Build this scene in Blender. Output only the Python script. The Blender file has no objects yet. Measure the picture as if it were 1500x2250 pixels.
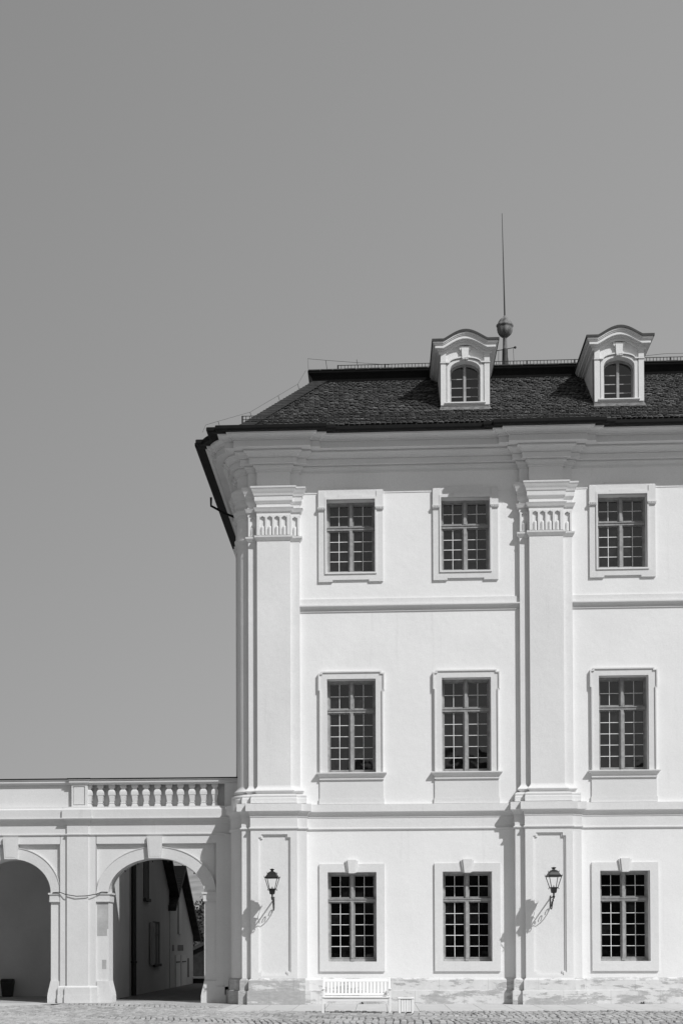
import bpy, bmesh, math, random
from mathutils import Vector, Matrix
random.seed(7)
R = math.radians
PI = math.pi
C = bpy.context.scene.collection
scene = bpy.context.scene

# ------------------------------------------------------------------ camera, light, exposure
cam_d = bpy.data.cameras.new("camera")
cam = bpy.data.objects.new("camera", cam_d)
C.objects.link(cam)
YAW, PITCH, ROLL = 5.65165898e-02, 2.05383156e-02, -2.84567630e-03
cy, sy, cp, sp = math.cos(YAW), math.sin(YAW), math.cos(PITCH), math.sin(PITCH)
fw = Vector((-sy*cp, cy*cp, sp)); rt = Vector((cy, sy, 0)); up = rt.cross(fw)
rt2 = rt*math.cos(ROLL) + up*math.sin(ROLL)
up2 = -rt*math.sin(ROLL) + up*math.cos(ROLL)
m = Matrix((rt2, up2, -fw)).transposed().to_4x4()
m.translation = Vector((0, -40, 1.58))
cam.matrix_world = m
cam_d.sensor_fit = 'HORIZONTAL'; cam_d.sensor_width = 36
cam_d.lens = 76.8
cam_d.shift_x = 0.0675
cam_d.shift_y = 0.5933
cam_d.clip_start = 0.5; cam_d.clip_end = 3000
scene.camera = cam

SUN = Vector((0.95, -1.0, 1.35)).normalized()
world = bpy.data.worlds.new("World"); scene.world = world; world.use_nodes = True
wn = world.node_tree; wn.nodes.clear()
wo = wn.nodes.new('ShaderNodeOutputWorld'); bg = wn.nodes.new('ShaderNodeBackground')
sky = wn.nodes.new('ShaderNodeTexSky'); sky.sky_type = 'NISHITA'; sky.sun_disc = False
sky.sun_elevation = math.asin(SUN.z); sky.sun_rotation = math.atan2(SUN.x, SUN.y)
sky.altitude = 300; sky.air_density = 1.0; sky.dust_density = 0.4; sky.ozone_density = 1.0
sep = wn.nodes.new('ShaderNodeSeparateColor')
def mth(nt, op, a, b):
    n = nt.nodes.new('ShaderNodeMath'); n.operation = op
    for i, v in enumerate((a, b)):
        if isinstance(v, (int, float)): n.inputs[i].default_value = v
        else: nt.links.new(v, n.inputs[i])
    return n.outputs[0]
wn.links.new(sky.outputs[0], sep.inputs[0])
# black-and-white conversion of the sky (red and green filter)
gsum = mth(wn, 'ADD', mth(wn, 'MULTIPLY', sep.outputs[0], 0.10), mth(wn, 'MULTIPLY', sep.outputs[1], 0.30))
gsum = mth(wn, 'ADD', gsum, mth(wn, 'MULTIPLY', sep.outputs[2], 0.60))
gsum = mth(wn, 'POWER', gsum, 0.32)
# the sky is a little brighter towards the sun's side
wtc = wn.nodes.new('ShaderNodeTexCoord'); wsx = wn.nodes.new('ShaderNodeSeparateXYZ')
wn.links.new(wtc.outputs['Generated'], wsx.inputs[0])
gsum = mth(wn, 'MULTIPLY', gsum, mth(wn, 'ADD', mth(wn, 'MULTIPLY', wsx.outputs[0], 0.60), 1.09))
wn.links.new(gsum, bg.inputs[0]); bg.inputs[1].default_value = 0.285
wn.links.new(bg.outputs[0], wo.inputs[0])

sd = bpy.data.lights.new("sun", 'SUN'); sd.energy = 5.0; sd.angle = R(0.53); sd.color = (1, 1, 1)
so = bpy.data.objects.new("sun", sd); C.objects.link(so)
so.rotation_euler = (-SUN).to_track_quat('-Z', 'Y').to_euler()
vs = scene.view_settings
vs.view_transform = 'Standard'; vs.look = 'None'; vs.gamma = 1; vs.exposure = -0.44; vs.use_curve_mapping = False

# ------------------------------------------------------------------ materials (the photograph is black and white: every colour is a grey)
def g(v): return (v, v, v, 1)
def new_mat(name, rough=0.9, spec=0.3):
    mt = bpy.data.materials.new(name); mt.use_nodes = True
    b = mt.node_tree.nodes['Principled BSDF']
    b.inputs['Roughness'].default_value = rough
    b.inputs['Specular IOR Level'].default_value = spec
    return mt, mt.node_tree, b
def noise(nt, scale, detail=4, rough=0.55, sx=1, sy=1, sz=1):
    tc = nt.nodes.new('ShaderNodeTexCoord'); mp = nt.nodes.new('ShaderNodeMapping')
    mp.inputs['Scale'].default_value = (sx, sy, sz)
    n = nt.nodes.new('ShaderNodeTexNoise'); n.inputs['Scale'].default_value = scale
    n.inputs['Detail'].default_value = detail; n.inputs['Roughness'].default_value = rough
    nt.links.new(tc.outputs['Object'], mp.inputs[0]); nt.links.new(mp.outputs[0], n.inputs['Vector'])
    return n.outputs['Fac']
def ramp(nt, fac, stops):
    r = nt.nodes.new('ShaderNodeValToRGB')
    while len(r.color_ramp.elements) < len(stops): r.color_ramp.elements.new(0.5)
    for e, (p, v) in zip(r.color_ramp.elements, stops): e.position = p; e.color = g(v)
    nt.links.new(fac, r.inputs[0]); return r.outputs[0]
def mixc(nt, fac, a, b, mode='MIX'):
    n = nt.nodes.new('ShaderNodeMix'); n.data_type = 'RGBA'; n.blend_type = mode
    for i, v in ((0, fac), (6, a), (7, b)):
        if isinstance(v, (int, float)): n.inputs[i].default_value = v if i == 0 else g(v)
        else: nt.links.new(v, n.inputs[i])
    return n.outputs[2]
def bump(nt, b, h, strength=0.3, dist=0.01):
    n = nt.nodes.new('ShaderNodeBump'); n.inputs['Strength'].default_value = strength
    n.inputs['Distance'].default_value = dist
    nt.links.new(h, n.inputs['Height']); nt.links.new(n.outputs[0], b.inputs['Normal'])
def plain(name, v, rough=0.8, var=0.12, scale=6, bs=0.15, bd=0.004, spec=0.3, metal=0):
    mt, nt, b = new_mat(name, rough, spec)
    c = ramp(nt, noise(nt, scale), [(0.3, v*(1-var)), (0.7, v*(1+var))])
    nt.links.new(c, b.inputs['Base Color']); b.inputs['Metallic'].default_value = metal
    bump(nt, b, noise(nt, scale*12), bs, bd)
    return mt
def plaster(name, v, dirt=0.5):
    mt, nt, b = new_mat(name, 0.92, 0.15)
    big = ramp(nt, noise(nt, 0.7, 5), [(0.3, v*0.955), (0.7, v*1.03)])
    fine = ramp(nt, noise(nt, 26, 6, 0.85), [(0.28, 0.90), (0.72, 1.06)])
    c = mixc(nt, 1.0, big, fine, 'MULTIPLY')
    # rain streaks and small blotches in the plaster, each with its own shape
    st = ramp(nt, noise(nt, 1.0, 6, 0.6, 5.0, 5.0, 0.35), [(0.60, 0), (0.80, 1)])
    c = mixc(nt, mth(nt, 'MULTIPLY', st, 0.22*dirt), c, v*0.62)
    bl = ramp(nt, noise(nt, 2.3, 6, 0.7), [(0.70, 0), (0.74, 1)])
    c = mixc(nt, mth(nt, 'MULTIPLY', bl, 0.12*dirt), c, v*0.6)
    nt.links.new(c, b.inputs['Base Color'])
    hs = mth(nt, 'ADD', noise(nt, 55, 4, 0.7), mth(nt, 'MULTIPLY', noise(nt, 5, 3), 2.0))
    bump(nt, b, hs, 0.55, 0.006)
    return mt
def peeling(name, bias, v0=0.70, v1=0.44):
    """whitewashed sandstone plinth, the wash flaked off in patches"""
    mt, nt, b = new_mat(name, 0.95, 0.1)
    n1 = noise(nt, 1.6, 12, 0.74, 0.7, 0.7, 2.4)
    tc0 = nt.nodes.new('ShaderNodeTexCoord'); sx0 = nt.nodes.new('ShaderNodeSeparateXYZ'); nt.links.new(tc0.outputs['Object'], sx0.inputs[0])
    # the whole corner pedestal and much of the lower course have lost their wash
    n1 = mth(nt, 'ADD', n1, mth(nt, 'MULTIPLY', mth(nt, 'LESS_THAN', sx0.outputs[0], -5.98), 0.115))
    n1 = mth(nt, 'ADD', n1, mth(nt, 'MULTIPLY', mth(nt, 'LESS_THAN', sx0.outputs[2], 0.375), 0.035))
    patch = ramp(nt, n1, [(bias-0.02, 0), (bias, 0.65), (bias+0.05, 1)])
    br = nt.nodes.new('ShaderNodeTexBrick')
    tc = nt.nodes.new('ShaderNodeTexCoord'); mp = nt.nodes.new('ShaderNodeMapping')
    mp.inputs['Rotation'].default_value = (R(90), 0, 0); mp.inputs['Location'].default_value = (0.35, 0, 0.0)
    nt.links.new(tc.outputs['Object'], mp.inputs[0]); nt.links.new(mp.outputs[0], br.inputs['Vector'])
    br.inputs['Scale'].default_value = 1.0; br.inputs['Brick Width'].default_value = 1.32
    br.inputs['Row Height'].default_value = 0.376; br.inputs['Mortar Size'].default_value = 0.008
    br.inputs['Color1'].default_value = g(1); br.inputs['Color2'].default_value = g(0.93); br.inputs['Mortar'].default_value = g(0.72)
    stone = ramp(nt, noise(nt, 9, 6, 0.7, 0.6, 0.6, 2.5), [(0.3, v1*0.78), (0.7, v1*1.15)])
    wash = ramp(nt, noise(nt, 7, 6, 0.7), [(0.3, v0*0.9), (0.7, v0*1.03)])
    c = mixc(nt, patch, wash, stone)
    c = mixc(nt, 0.8, c, br.outputs[0], 'MULTIPLY')
    nt.links.new(c, b.inputs['Base Color'])
    bump(nt, b, mth(nt, 'SUBTRACT', noise(nt, 30, 5, 0.7), patch), 0.5, 0.012)
    return mt
def glass(name, ior=1.72, base=0.006):
    mt, nt, b = new_mat(name, 0.03, 0.5)
    b.inputs['IOR'].default_value = ior
    at = nt.nodes.new('ShaderNodeAttribute'); at.attribute_name = 'shade'      # dust on each old pane, plus sky reflection painted in on upper floors
    nt.links.new(mixc(nt, 1.0, at.outputs['Color'], ramp(nt, noise(nt, 5, 5, 0.7), [(0.35, 0.3), (0.7, 1.9)]), 'MULTIPLY'), b.inputs['Base Color'])
    bump(nt, b, noise(nt, 1.6, 2), 0.08, 0.05)
    return mt
M = {}
M['wall'] = plaster('wall_plaster', 0.80, 1.3)
M['trim'] = plaster('trim_plaster', 0.715, 0.9)
M['shaft'] = plaster('pilaster_plaster', 0.735, 1.3)
M['sur'] = plaster('surround_stone', 0.70, 1.0)
M['arc'] = plaster('arcade_plaster', 0.675, 1.3)
M['arct'] = plaster('arcade_trim', 0.64, 1.3)
M['arce'] = plaster('stained_ledge', 0.65, 3.2)
M['base'] = peeling('peeling_plinth', 0.555)
M['base2'] = peeling('bare_plinth', 0.44)
M['glass'] = glass('window_glass')
M['sash'] = plain('sash_paint', 0.27, 0.65, 0.2, 9)
M['wood'] = plain('grey_painted_wood', 0.32, 0.7, 0.22, 9, 0.3)
M['bar'] = plain('glazing_bar_paint', 0.72, 0.6, 0.15, 9)
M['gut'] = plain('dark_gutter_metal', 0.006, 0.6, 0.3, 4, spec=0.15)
M['lead'] = plain('dormer_roof_metal', 0.045, 0.55, 0.2, 5)
M['iron'] = plain('black_iron', 0.018, 0.5, 0.3, 20, spec=0.4)
M['stone'] = plain('finial_stone', 0.18, 0.5, 0.4, 8, 0.5, 0.02)
M['white'] = plain('white_gloss_paint', 0.86, 0.5, 0.02, 5, 0.05)
M['hiptile'] = plain('hip_slate', 0.04, 0.7, 0.35, 7, 0.4, 0.02)
M['house'] = plain('old_render', 0.40, 0.95, 0.10, 0.6, 0.5, 0.01)
M['house2'] = plain('pale_old_render', 0.34, 0.95, 0.08, 0.6, 0.5, 0.01)
M['darkwood'] = plain('dark_boards', 0.035, 0.9, 0.4, 3, 0.4)
M['shed'] = plain('tarred_boards', 0.018, 0.9, 0.4, 3, 0.4)
M['plastic'] = plain('dark_plastic', 0.03, 0.5, 0.2, 5)
M['hedge'] = plain('leaf', 0.045, 0.8, 0.35, 1.2)
M['bark'] = plain('bark', 0.09, 0.95, 0.3, 4, 0.6, 0.02)
M['passage'] = plain('passage_plaster', 0.66, 0.95, 0.08, 0.8, 0.5, 0.01)
M['patch'] = plain('bare_sandstone', 0.42, 0.95, 0.16, 3.5, 0.5, 0.01)
M['earth'] = plain('earth', 0.05, 0.95, 0.3, 2, 0.5, 0.02)
def tile_mat():
    mt, nt, b = new_mat('roof_tiles', 0.62, 0.3)
    at = nt.nodes.new('ShaderNodeAttribute'); at.attribute_name = 'shade'
    c = mixc(nt, 1.0, at.outputs['Color'], ramp(nt, noise(nt, 14, 5, 0.7), [(0.3, 0.55), (0.7, 1.45)]), 'MULTIPLY')
    nt.links.new(c, b.inputs['Base Color']); bump(nt, b, noise(nt, 40, 4), 0.4, 0.01)
    return mt
M['tile'] = tile_mat()
def cobble_mat():
    mt, nt, b = new_mat('cobbles', 0.85, 0.25)
    at = nt.nodes.new('ShaderNodeAttribute'); at.attribute_name = 'shade'
    c = mixc(nt, 1.0, at.outputs['Color'], ramp(nt, noise(nt, 22, 5, 0.7), [(0.3, 0.8), (0.7, 1.15)]), 'MULTIPLY')
    # pale dust trodden into the stones on the left of the square
    dust = ramp(nt, noise(nt, 0.35, 6, 0.65), [(0.50, 0), (0.64, 0.45)])
    c = mixc(nt, dust, c, 0.50)
    nt.links.new(c, b.inputs['Base Color']); bump(nt, b, noise(nt, 60, 4), 0.35, 0.006)
    return mt
M['cobble'] = cobble_mat()
def paving_mat():
    mt, nt, b = new_mat('paving_slabs', 0.9, 0.2)
    br = nt.nodes.new('ShaderNodeTexBrick'); tc = nt.nodes.new('ShaderNodeTexCoord'); mp = nt.nodes.new('ShaderNodeMapping')
    mp.inputs['Location'].default_value = (0.56, 0, 0)
    nt.links.new(tc.outputs['Object'], mp.inputs[0]); nt.links.new(mp.outputs[0], br.inputs['Vector'])
    br.offset = 0.0; br.inputs['Scale'].default_value = 1; br.inputs['Brick Width'].default_value = 0.783
    br.inputs['Row Height'].default_value = 9.0; br.inputs['Mortar Size'].default_value = 0.006
    br.inputs['Color1'].default_value = g(0.55); br.inputs['Color2'].default_value = g(0.515); br.inputs['Mortar'].default_value = g(0.17)
    c = mixc(nt, 1.0, br.outputs[0], ramp(nt, noise(nt, 2.5, 8, 0.7), [(0.3, 0.88), (0.7, 1.08)]), 'MULTIPLY')
    nt.links.new(c, b.inputs['Base Color']); bump(nt, b, noise(nt, 40, 4), 0.3, 0.006)
    return mt
M['paving'] = paving_mat()
M['lane'] = plain('shade_toned_lane', 0.10, 0.95, 0.3, 2.5, 0.5, 0.01)  # the lane's shade is painted into this dark base colour
M['field'] = plain('far_ground', 0.25, 0.95, 0.25, 0.4, 0.5, 0.02)
M['ground'] = plain('trodden_gravel', 0.40, 0.95, 0.14, 1.5, 0.5, 0.01)

# ------------------------------------------------------------------ mesh helpers
class MB:
    def __init__(s): s.v = []; s.f = []; s.col = None
    def add(s, vs, fs):
        o = len(s.v); s.v += [tuple(p) for p in vs]; s.f += [tuple(i+o for i in f) for f in fs]
    def quad(s, a, b, c, d): s.add([a, b, c, d], [(0, 1, 2, 3)])
    def box(s, x0, x1, y0, y1, z0, z1):
        s.add([(x0,y0,z0),(x1,y0,z0),(x1,y1,z0),(x0,y1,z0),(x0,y0,z1),(x1,y0,z1),(x1,y1,z1),(x0,y1,z1)],
              [(0,3,2,1),(4,5,6,7),(0,1,5,4),(1,2,6,5),(2,3,7,6),(3,0,4,7)])
    def prism_y(s, pts, y0, y1):
        """polygon in (x,z), extruded from y0 to y1"""
        n = len(pts)
        s.add([(x, y0, z) for x, z in pts] + [(x, y1, z) for x, z in pts],
              [tuple(range(n)), tuple(range(2*n-1, n-1, -1))] + [(i, i+n, (i+1) % n + n, (i+1) % n) for i in range(n)])
    def prism_x(s, pts, x0, x1):
        n = len(pts)
        s.add([(x0, y, z) for y, z in pts] + [(x1, y, z) for y, z in pts],
              [tuple(range(n)), tuple(range(2*n-1, n-1, -1))] + [(i, i+n, (i+1) % n + n, (i+1) % n) for i in range(n)])
    def ring_y(s, outer, inner, y0, y1, closed=False):
        """strip between two point lists in (x,z): front and back faces, outer and inner edges"""
        n = len(outer)
        vs = [(x, y0, z) for x, z in outer] + [(x, y0, z) for x, z in inner] + [(x, y1, z) for x, z in outer] + [(x, y1, z) for x, z in inner]
        fs = []
        for i in range(n if closed else n-1):
            j = (i+1) % n
            fs += [(i, j, n+j, n+i), (2*n+i, 3*n+i, 3*n+j, 2*n+j), (i, 2*n+i, 2*n+j, j), (n+i, n+j, 3*n+j, 3*n+i)]
        if not closed:
            fs += [(0, n, 3*n, 2*n), (n-1, 3*n-1, 4*n-1, 2*n-1)]
        s.add(vs, fs)
    def sweep(s, pathf, prof):
        """pathf(d) -> plan polyline offset outwards by d; prof = [(d, z)...]"""
        rows = [[(x, y, z) for x, y in pathf(d)] for d, z in prof]
        n = len(rows[0])
        vs = [p for r in rows for p in r]; fs = []
        for k in range(len(rows)-1):
            for i in range(n-1):
                fs.append((k*n+i, k*n+i+1, (k+1)*n+i+1, (k+1)*n+i))
        s.add(vs, fs)
        m_ = len(rows)   # end caps
        for e in (0, n-1):
            pts = [rows[k][e] for k in range(m_)]
            if m_ > 2: s.add(pts, [tuple(range(m_))])
    def relief(s, xs, zs, fn, hole_y):
        """rectilinear relief: fn(xc, zc) -> y of that cell, or None for an opening whose reveal runs back to hole_y"""
        xs = sorted(set(round(x, 4) for x in xs)); zs = sorted(set(round(z, 4) for z in zs))
        nx, nz = len(xs)-1, len(zs)-1
        Y = [[fn((xs[i]+xs[i+1])/2, (zs[k]+zs[k+1])/2) for k in range(nz)] for i in range(nx)]
        gy = lambda i, k: hole_y if Y[i][k] is None else (Y[i][k][0] if isinstance(Y[i][k], tuple) else Y[i][k])
        for i in range(nx):
            for k in range(nz):
                y = Y[i][k]
                if y is not None and not isinstance(y, tuple): s.quad((xs[i], y, zs[k]), (xs[i+1], y, zs[k]), (xs[i+1], y, zs[k+1]), (xs[i], y, zs[k+1]))
                if i+1 < nx and abs(gy(i, k)-gy(i+1, k)) > 1e-6:
                    a, b = gy(i, k), gy(i+1, k); x = xs[i+1]
                    s.quad((x, a, zs[k]), (x, b, zs[k]), (x, b, zs[k+1]), (x, a, zs[k+1]))
                if k+1 < nz and abs(gy(i, k)-gy(i, k+1)) > 1e-6:
                    a, b = gy(i, k), gy(i, k+1); z = zs[k+1]
                    s.quad((xs[i], a, z), (xs[i+1], a, z), (xs[i+1], b, z), (xs[i], b, z))
    def tube(s, pts, r, n=8, r1=None):
        pts = [Vector(p) for p in pts]; m_ = len(pts); rows = []
        r1 = r if r1 is None else r1
        for i, p in enumerate(pts):
            t = (pts[min(i+1, m_-1)] - pts[max(i-1, 0)]).normalized()
            a = t.orthogonal().normalized() if i == 0 else (rows_a - t*rows_a.dot(t)).normalized()
            rows_a = a; b = t.cross(a); rr = r + (r1-r)*i/max(1, m_-1)
            rows.append([p + (a*math.cos(2*PI*k/n) + b*math.sin(2*PI*k/n))*rr for k in range(n)])
        vs = [p for q in rows for p in q]
        fs = [(i*n+k, i*n+(k+1) % n, (i+1)*n+(k+1) % n, (i+1)*n+k) for i in range(m_-1) for k in range(n)]
        fs += [tuple(range(n-1, -1, -1)), tuple((m_-1)*n+k for k in range(n))]
        s.add(vs, fs)
    def lathe(s, cx, cyy, prof, n=16, rib=0, sq=0):
        """prof = [(r, z)...] round (cx, cyy)"""
        vs = []
        for r, z in prof:
            for k in range(n):
                a = 2*PI*k/n; rr = r*(1 + rib*math.cos(a*8))
                vs.append((cx+rr*math.cos(a), cyy+rr*math.sin(a), z))
        m_ = len(prof)
        fs = [(i*n+k, i*n+(k+1) % n, (i+1)*n+(k+1) % n, (i+1)*n+k) for i in range(m_-1) for k in range(n)]
        fs += [tuple(range(n-1, -1, -1)), tuple((m_-1)*n+k for k in range(n))]
        s.add(vs, fs)
    def loft_sq(s, cx, cyy, secs):
        """square sections: (half x, half y, z)"""
        vs = []
        for hx, hy, z in secs: vs += [(cx-hx, cyy-hy, z), (cx+hx, cyy-hy, z), (cx+hx, cyy+hy, z), (cx-hx, cyy+hy, z)]
        m_ = len(secs)
        fs = [(i*4+k, i*4+(k+1) % 4, i*4+4+(k+1) % 4, i*4+4+k) for i in range(m_-1) for k in range(4)]
        fs += [(3, 2, 1, 0), tuple((m_-1)*4+k for k in range(4))]
        s.add(vs, fs)
    def build(s, name, mat, parent=None, smooth=False, shades=None, bevel=0, loc=None, normals=True):
        me = bpy.data.meshes.new(name); me.from_pydata(s.v, [], s.f); me.update()
        if normals:
            bm = bmesh.new(); bm.from_mesh(me)
            bmesh.ops.recalc_face_normals(bm, faces=bm.faces); bm.to_mesh(me); bm.free()
        if shades is not None:
            ca = me.color_attributes.new('shade', 'FLOAT_COLOR', 'CORNER')
            i = 0
            for p in me.polygons:
                c = shades[p.index]
                for _ in p.loop_indices: ca.data[i].color = (c, c, c, 1); i += 1
        if smooth:
            for p in me.polygons: p.use_smooth = True
            if smooth == 'auto':
                me.set_sharp_from_angle(angle=R(35))
        me.materials.append(mat)
        o = bpy.data.objects.new(name, me); C.objects.link(o)
        if parent: o.parent = parent
        if loc is not None: o.location = loc
        if bevel:
            b = o.modifiers.new('bevel', 'BEVEL'); b.width = bevel; b.segments = 2; b.limit_method = 'ANGLE'
        return o
def tag(o, label=None, cat=None, group=None, kind=None):
    if label: o['label'] = label
    if cat: o['category'] = cat
    if group: o['group'] = group
    if kind: o['kind'] = kind
    return o
def thing(name, label, cat, loc=(0, 0, 0), group=None):
    o = bpy.data.objects.new(name, None); C.objects.link(o); o.location = loc
    o.empty_display_size = 0.3
    return tag(o, label, cat, group)
def copy_tree(o, parent=None):
    c = o.copy(); C.objects.link(c); c.parent = parent
    for ch in list(o.children): copy_tree(ch, c)
    return c

# ------------------------------------------------------------------ dimensions of the palace
CL, CR, CR2 = -2.82, 4.615, 12.05        # pilaster centres along the front
HF, HS = 0.457, 0.71                     # half widths: pilaster front, backing strip
PJ = 0.13                                # each plane stands 13 cm in front of the next
RC, XC = 0.35, -3.53                     # rounded corner: radius and centre x (centre y = RC)
XEND = 15.0
YBACK = 18.4
def front_pil(c, d):
    return [(c+HS+d, 0-d), (c+HS+d, -PJ-d), (c+HF+d, -PJ-d), (c+HF+d, -2*PJ-d), (c-HF-d, -2*PJ-d), (c-HF-d, -PJ-d), (c-HS-d, -PJ-d), (c-HS-d, 0-d)]
YS, SJ = 0.80, 0.055                       # pilaster on the side wall: start and step
def corner_part(d, n=10, ret=True):
    x0 = XC - d; Rr = RC + d
    t0 = math.asin(min(1, d/Rr)); y0 = RC - Rr*math.cos(t0)
    yb = YS - d
    c1 = (RC - yb)/Rr
    t1 = math.acos(min(1, max(0, c1)))
    if t1 < t0: t1 = t0 + 0.01
    pts = [(x0, y0)]
    for k in range(1, n+1):
        t = t0 + (t1-t0)*k/n
        pts.append((XC - Rr*math.sin(t), RC - Rr*math.cos(t)))
    xs = XC - RC
    pts.append((xs - d, max(yb, pts[-1][1])))
    pts += [(xs-SJ-d, yb), (xs-SJ-d, YS+0.25-d), (xs-2*SJ-d, YS+0.25-d)]
    if ret: pts += [(xs-2*SJ-d, YS+1.17+d), (xs-SJ-d, YS+1.17+d), (xs-SJ-d, YS+1.42+d), (xs-d, YS+1.42+d), (xs-d, YBACK)]
    else: pts += [(xs-2*SJ-d, YBACK)]
    return pts
def full_path(d):
    pts = [(XEND, -d)]
    for c in (CR2, CR): pts += front_pil(c, d)
    fp = front_pil(CL, d)
    fp = fp[:-1] + corner_part(d, ret=False)          # the strip returns into the rounded corner
    return pts + fp
def corner_path(d):
    fp = front_pil(CL, d)
    fp[0] = (fp[0][0], 0.02)
    return fp[:-1] + corner_part(d)
def mid_path(c):
    def f(d):
        p = front_pil(c, d); p[0] = (p[0][0], 0.02); p[-1] = (p[-1][0], 0.02); return p
    return f
LO = 0.177                                 # the ground-floor pilasters are this much wider

palace = thing('palace_building', 'white baroque palace building with pilasters, nine visible windows and a dark tiled roof', 'building', (4, 0, 0))
PLOC = Vector((4, 0, 0))
def off(b):                                # meshes are written in world coordinates; shift them under the thing's base
    b.v = [(x-4, y, z) for x, y, z in b.v]; return b
def part(b, name, mat, parent=palace, **k): return off(b).build(name, mat, parent, **k) if parent is palace else off(b).build(name, mat, parent, **k)

# windows: centre x; floors: (z0, z1, transom z, rows above, rows below)
WX = (-0.703, 2.445, 6.703)
WH = 0.668
FL = ((1.16, 3.62, 2.855, 2, 5), (6.355, 8.945, 8.10, 2, 5), (11.895, 13.92, 13.19, 2, 4))
# --- wall
w = MB()
xs = [XC, XEND] + [c+s for c in WX for s in (-WH, WH)]
zs = [0, 15.5] + [z for f in FL for z in f[:2]]
def wall_fn(x, z):
    for c in WX:
        if abs(x-c) < WH:
            for f in FL:
                if f[0] < z < f[1]: return None
    return 0.0
w.relief(xs, zs, wall_fn, 0.46)
RW = RC-0.02
w.sweep(lambda d: [(XC, 0), (XC, 0.02)] + [(XC-RW*math.sin(k*PI/16), RC-RW*math.cos(k*PI/16)) for k in range(1, 9)] + [(XC-RW, YBACK)], [(0, 0), (0, 15.5)])
w.quad((XC-RC, YBACK, 0), (XEND, YBACK, 0), (XEND, YBACK, 15.5), (XC-RC, YBACK, 15.5))
w.quad((XEND, 0, 0), (XEND, YBACK, 0), (XEND, YBACK, 15.5), (XEND, 0, 15.5))
wall = part(w, 'wall', M['wall'])
# a raised frieze band under the main cornice
w = MB()
for a, b_ in ((CL+HS, CR-HS), (CR+HS, CR2-HS), (CR2+HS, XEND)): w.box(a, b_, -0.014, 0.05, 14.10, 14.70)
part(w, 'frieze', M['wall'])

# --- pilasters of the upper floors
def shaft_sweep(b, pf, z0=5.5, z1=14.75): b.sweep(pf, [(0, z0), (0, z1)])
CAPPROF = [(0.0, 13.44), (0.012, 13.45), (0.012, 13.54), (0.05, 13.56), (0.075, 13.62), (0.095, 13.66), (0.01, 13.67), (0.01, 13.765), (0.03, 13.785), (0.06, 13.84), (0.065, 13.855),
           (0.065, 13.965), (0.085, 13.985), (0.10, 14.04), (0.125, 14.09), (0.15, 14.15), (0.17, 14.18), (0.175, 14.225), (0.0, 14.26)]
NECK = [(0.0, 12.745), (0.02, 12.76), (0.045, 12.80), (0.07, 12.84), (0.075, 12.885), (0.0, 12.90)]
BASE = [(0.0, 6.00), (0.012, 5.96), (0.04, 5.92), (0.085, 5.875), (0.10, 5.85), (0.095, 5.835), (0.045, 5.80), (0.03, 5.765), (0.11, 5.752), (0.165, 5.735), (0.175, 5.70), (0.165, 5.66), (0.17, 5.64), (LO, 5.63), (LO, 5.50)]
def capital(pf, flutes, parent):
    b = MB(); b.sweep(pf, CAPPROF); b.sweep(pf, NECK)
    # fluted band: ribs standing on the shaft with filled flutes
    z0, z1 = 12.90, 13.44
    for x, y, first, last in flutes:
        hw = 0.052
        cable = [(x-hw, z0)] + [(x-hw*math.cos(k*PI/8), z0+0.215+hw*math.sin(k*PI/8)) for k in range(9)] + [(x+hw, z0)]
        n = 8
        rows = []
        for zz, sc in ((z0, 1), (z0+0.21, 1), (z0+0.245, 0.8), (z0+0.265, 0.35)):
            rows.append([(x - hw*sc*math.cos(k*PI/n), y - 0.055*sc*math.sin(k*PI/n), zz) for k in range(n+1)])
        vs = [p for r_ in rows for p in r_]
        b.add(vs, [(i*(n+1)+k, i*(n+1)+k+1, (i+1)*(n+1)+k+1, (i+1)*(n+1)+k) for i in range(3) for k in range(n)])
        # scalloped head of the flute
        hd = [(x-0.072, z1), (x-0.072, z1-0.03)] + [(x-0.072*math.cos(k*PI/6), z1-0.055-0.02*abs(math.sin(k*PI/3))+0.04*math.sin(k*PI/6)) for k in range(7)] + [(x+0.072, z1-0.03), (x+0.072, z1)]
        b.prism_y(hd, y-0.06, y+0.002)
    return part(b, 'capital', M['trim'], parent)
def ribs(b, xs_, y, z0=12.90, z1=13.44):
    for a, c in xs_:
        b.box(a, c, y-0.062, y+0.002, z0, z1)
def pilaster(c, pf, corner=False):
    b = MB(); shaft_sweep(b, pf)
    yf, ys_ = -2*PJ, -PJ
    sp_ = 0.2
    fx = [c+sp_*(k-1.5) for k in range(4)]
    rb = [(fx[0]-0.157, fx[0]-0.075)] + [(fx[k]+0.072, fx[k+1]-0.072) for k in range(3)] + [(fx[3]+0.075, fx[3]+0.157)]
    ribs(b, rb, yf)
    for sgn in (-1, 1):
        xm = c+sgn*(HF+HS)/2
        ribs(b, [(xm-0.118 if sgn < 0 else xm-0.115, xm-0.07), (xm+0.07, xm+0.118)], ys_)
    p = part(b, 'pilaster', M['shaft'])
    fl = [(x, yf, 0, 0) for x in fx] + [(c+sgn*(HF+HS)/2, ys_, 0, 0) for sgn in (-1, 1)]
    capital(pf, fl, p)
    b = MB(); b.sweep(pf, BASE); part(b, 'pilaster_base', M['trim'], p)
    return p
pilaster(CL, corner_path, True); pilaster(CR, mid_path(CR)); pilaster(CR2, mid_path(CR2))

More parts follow.
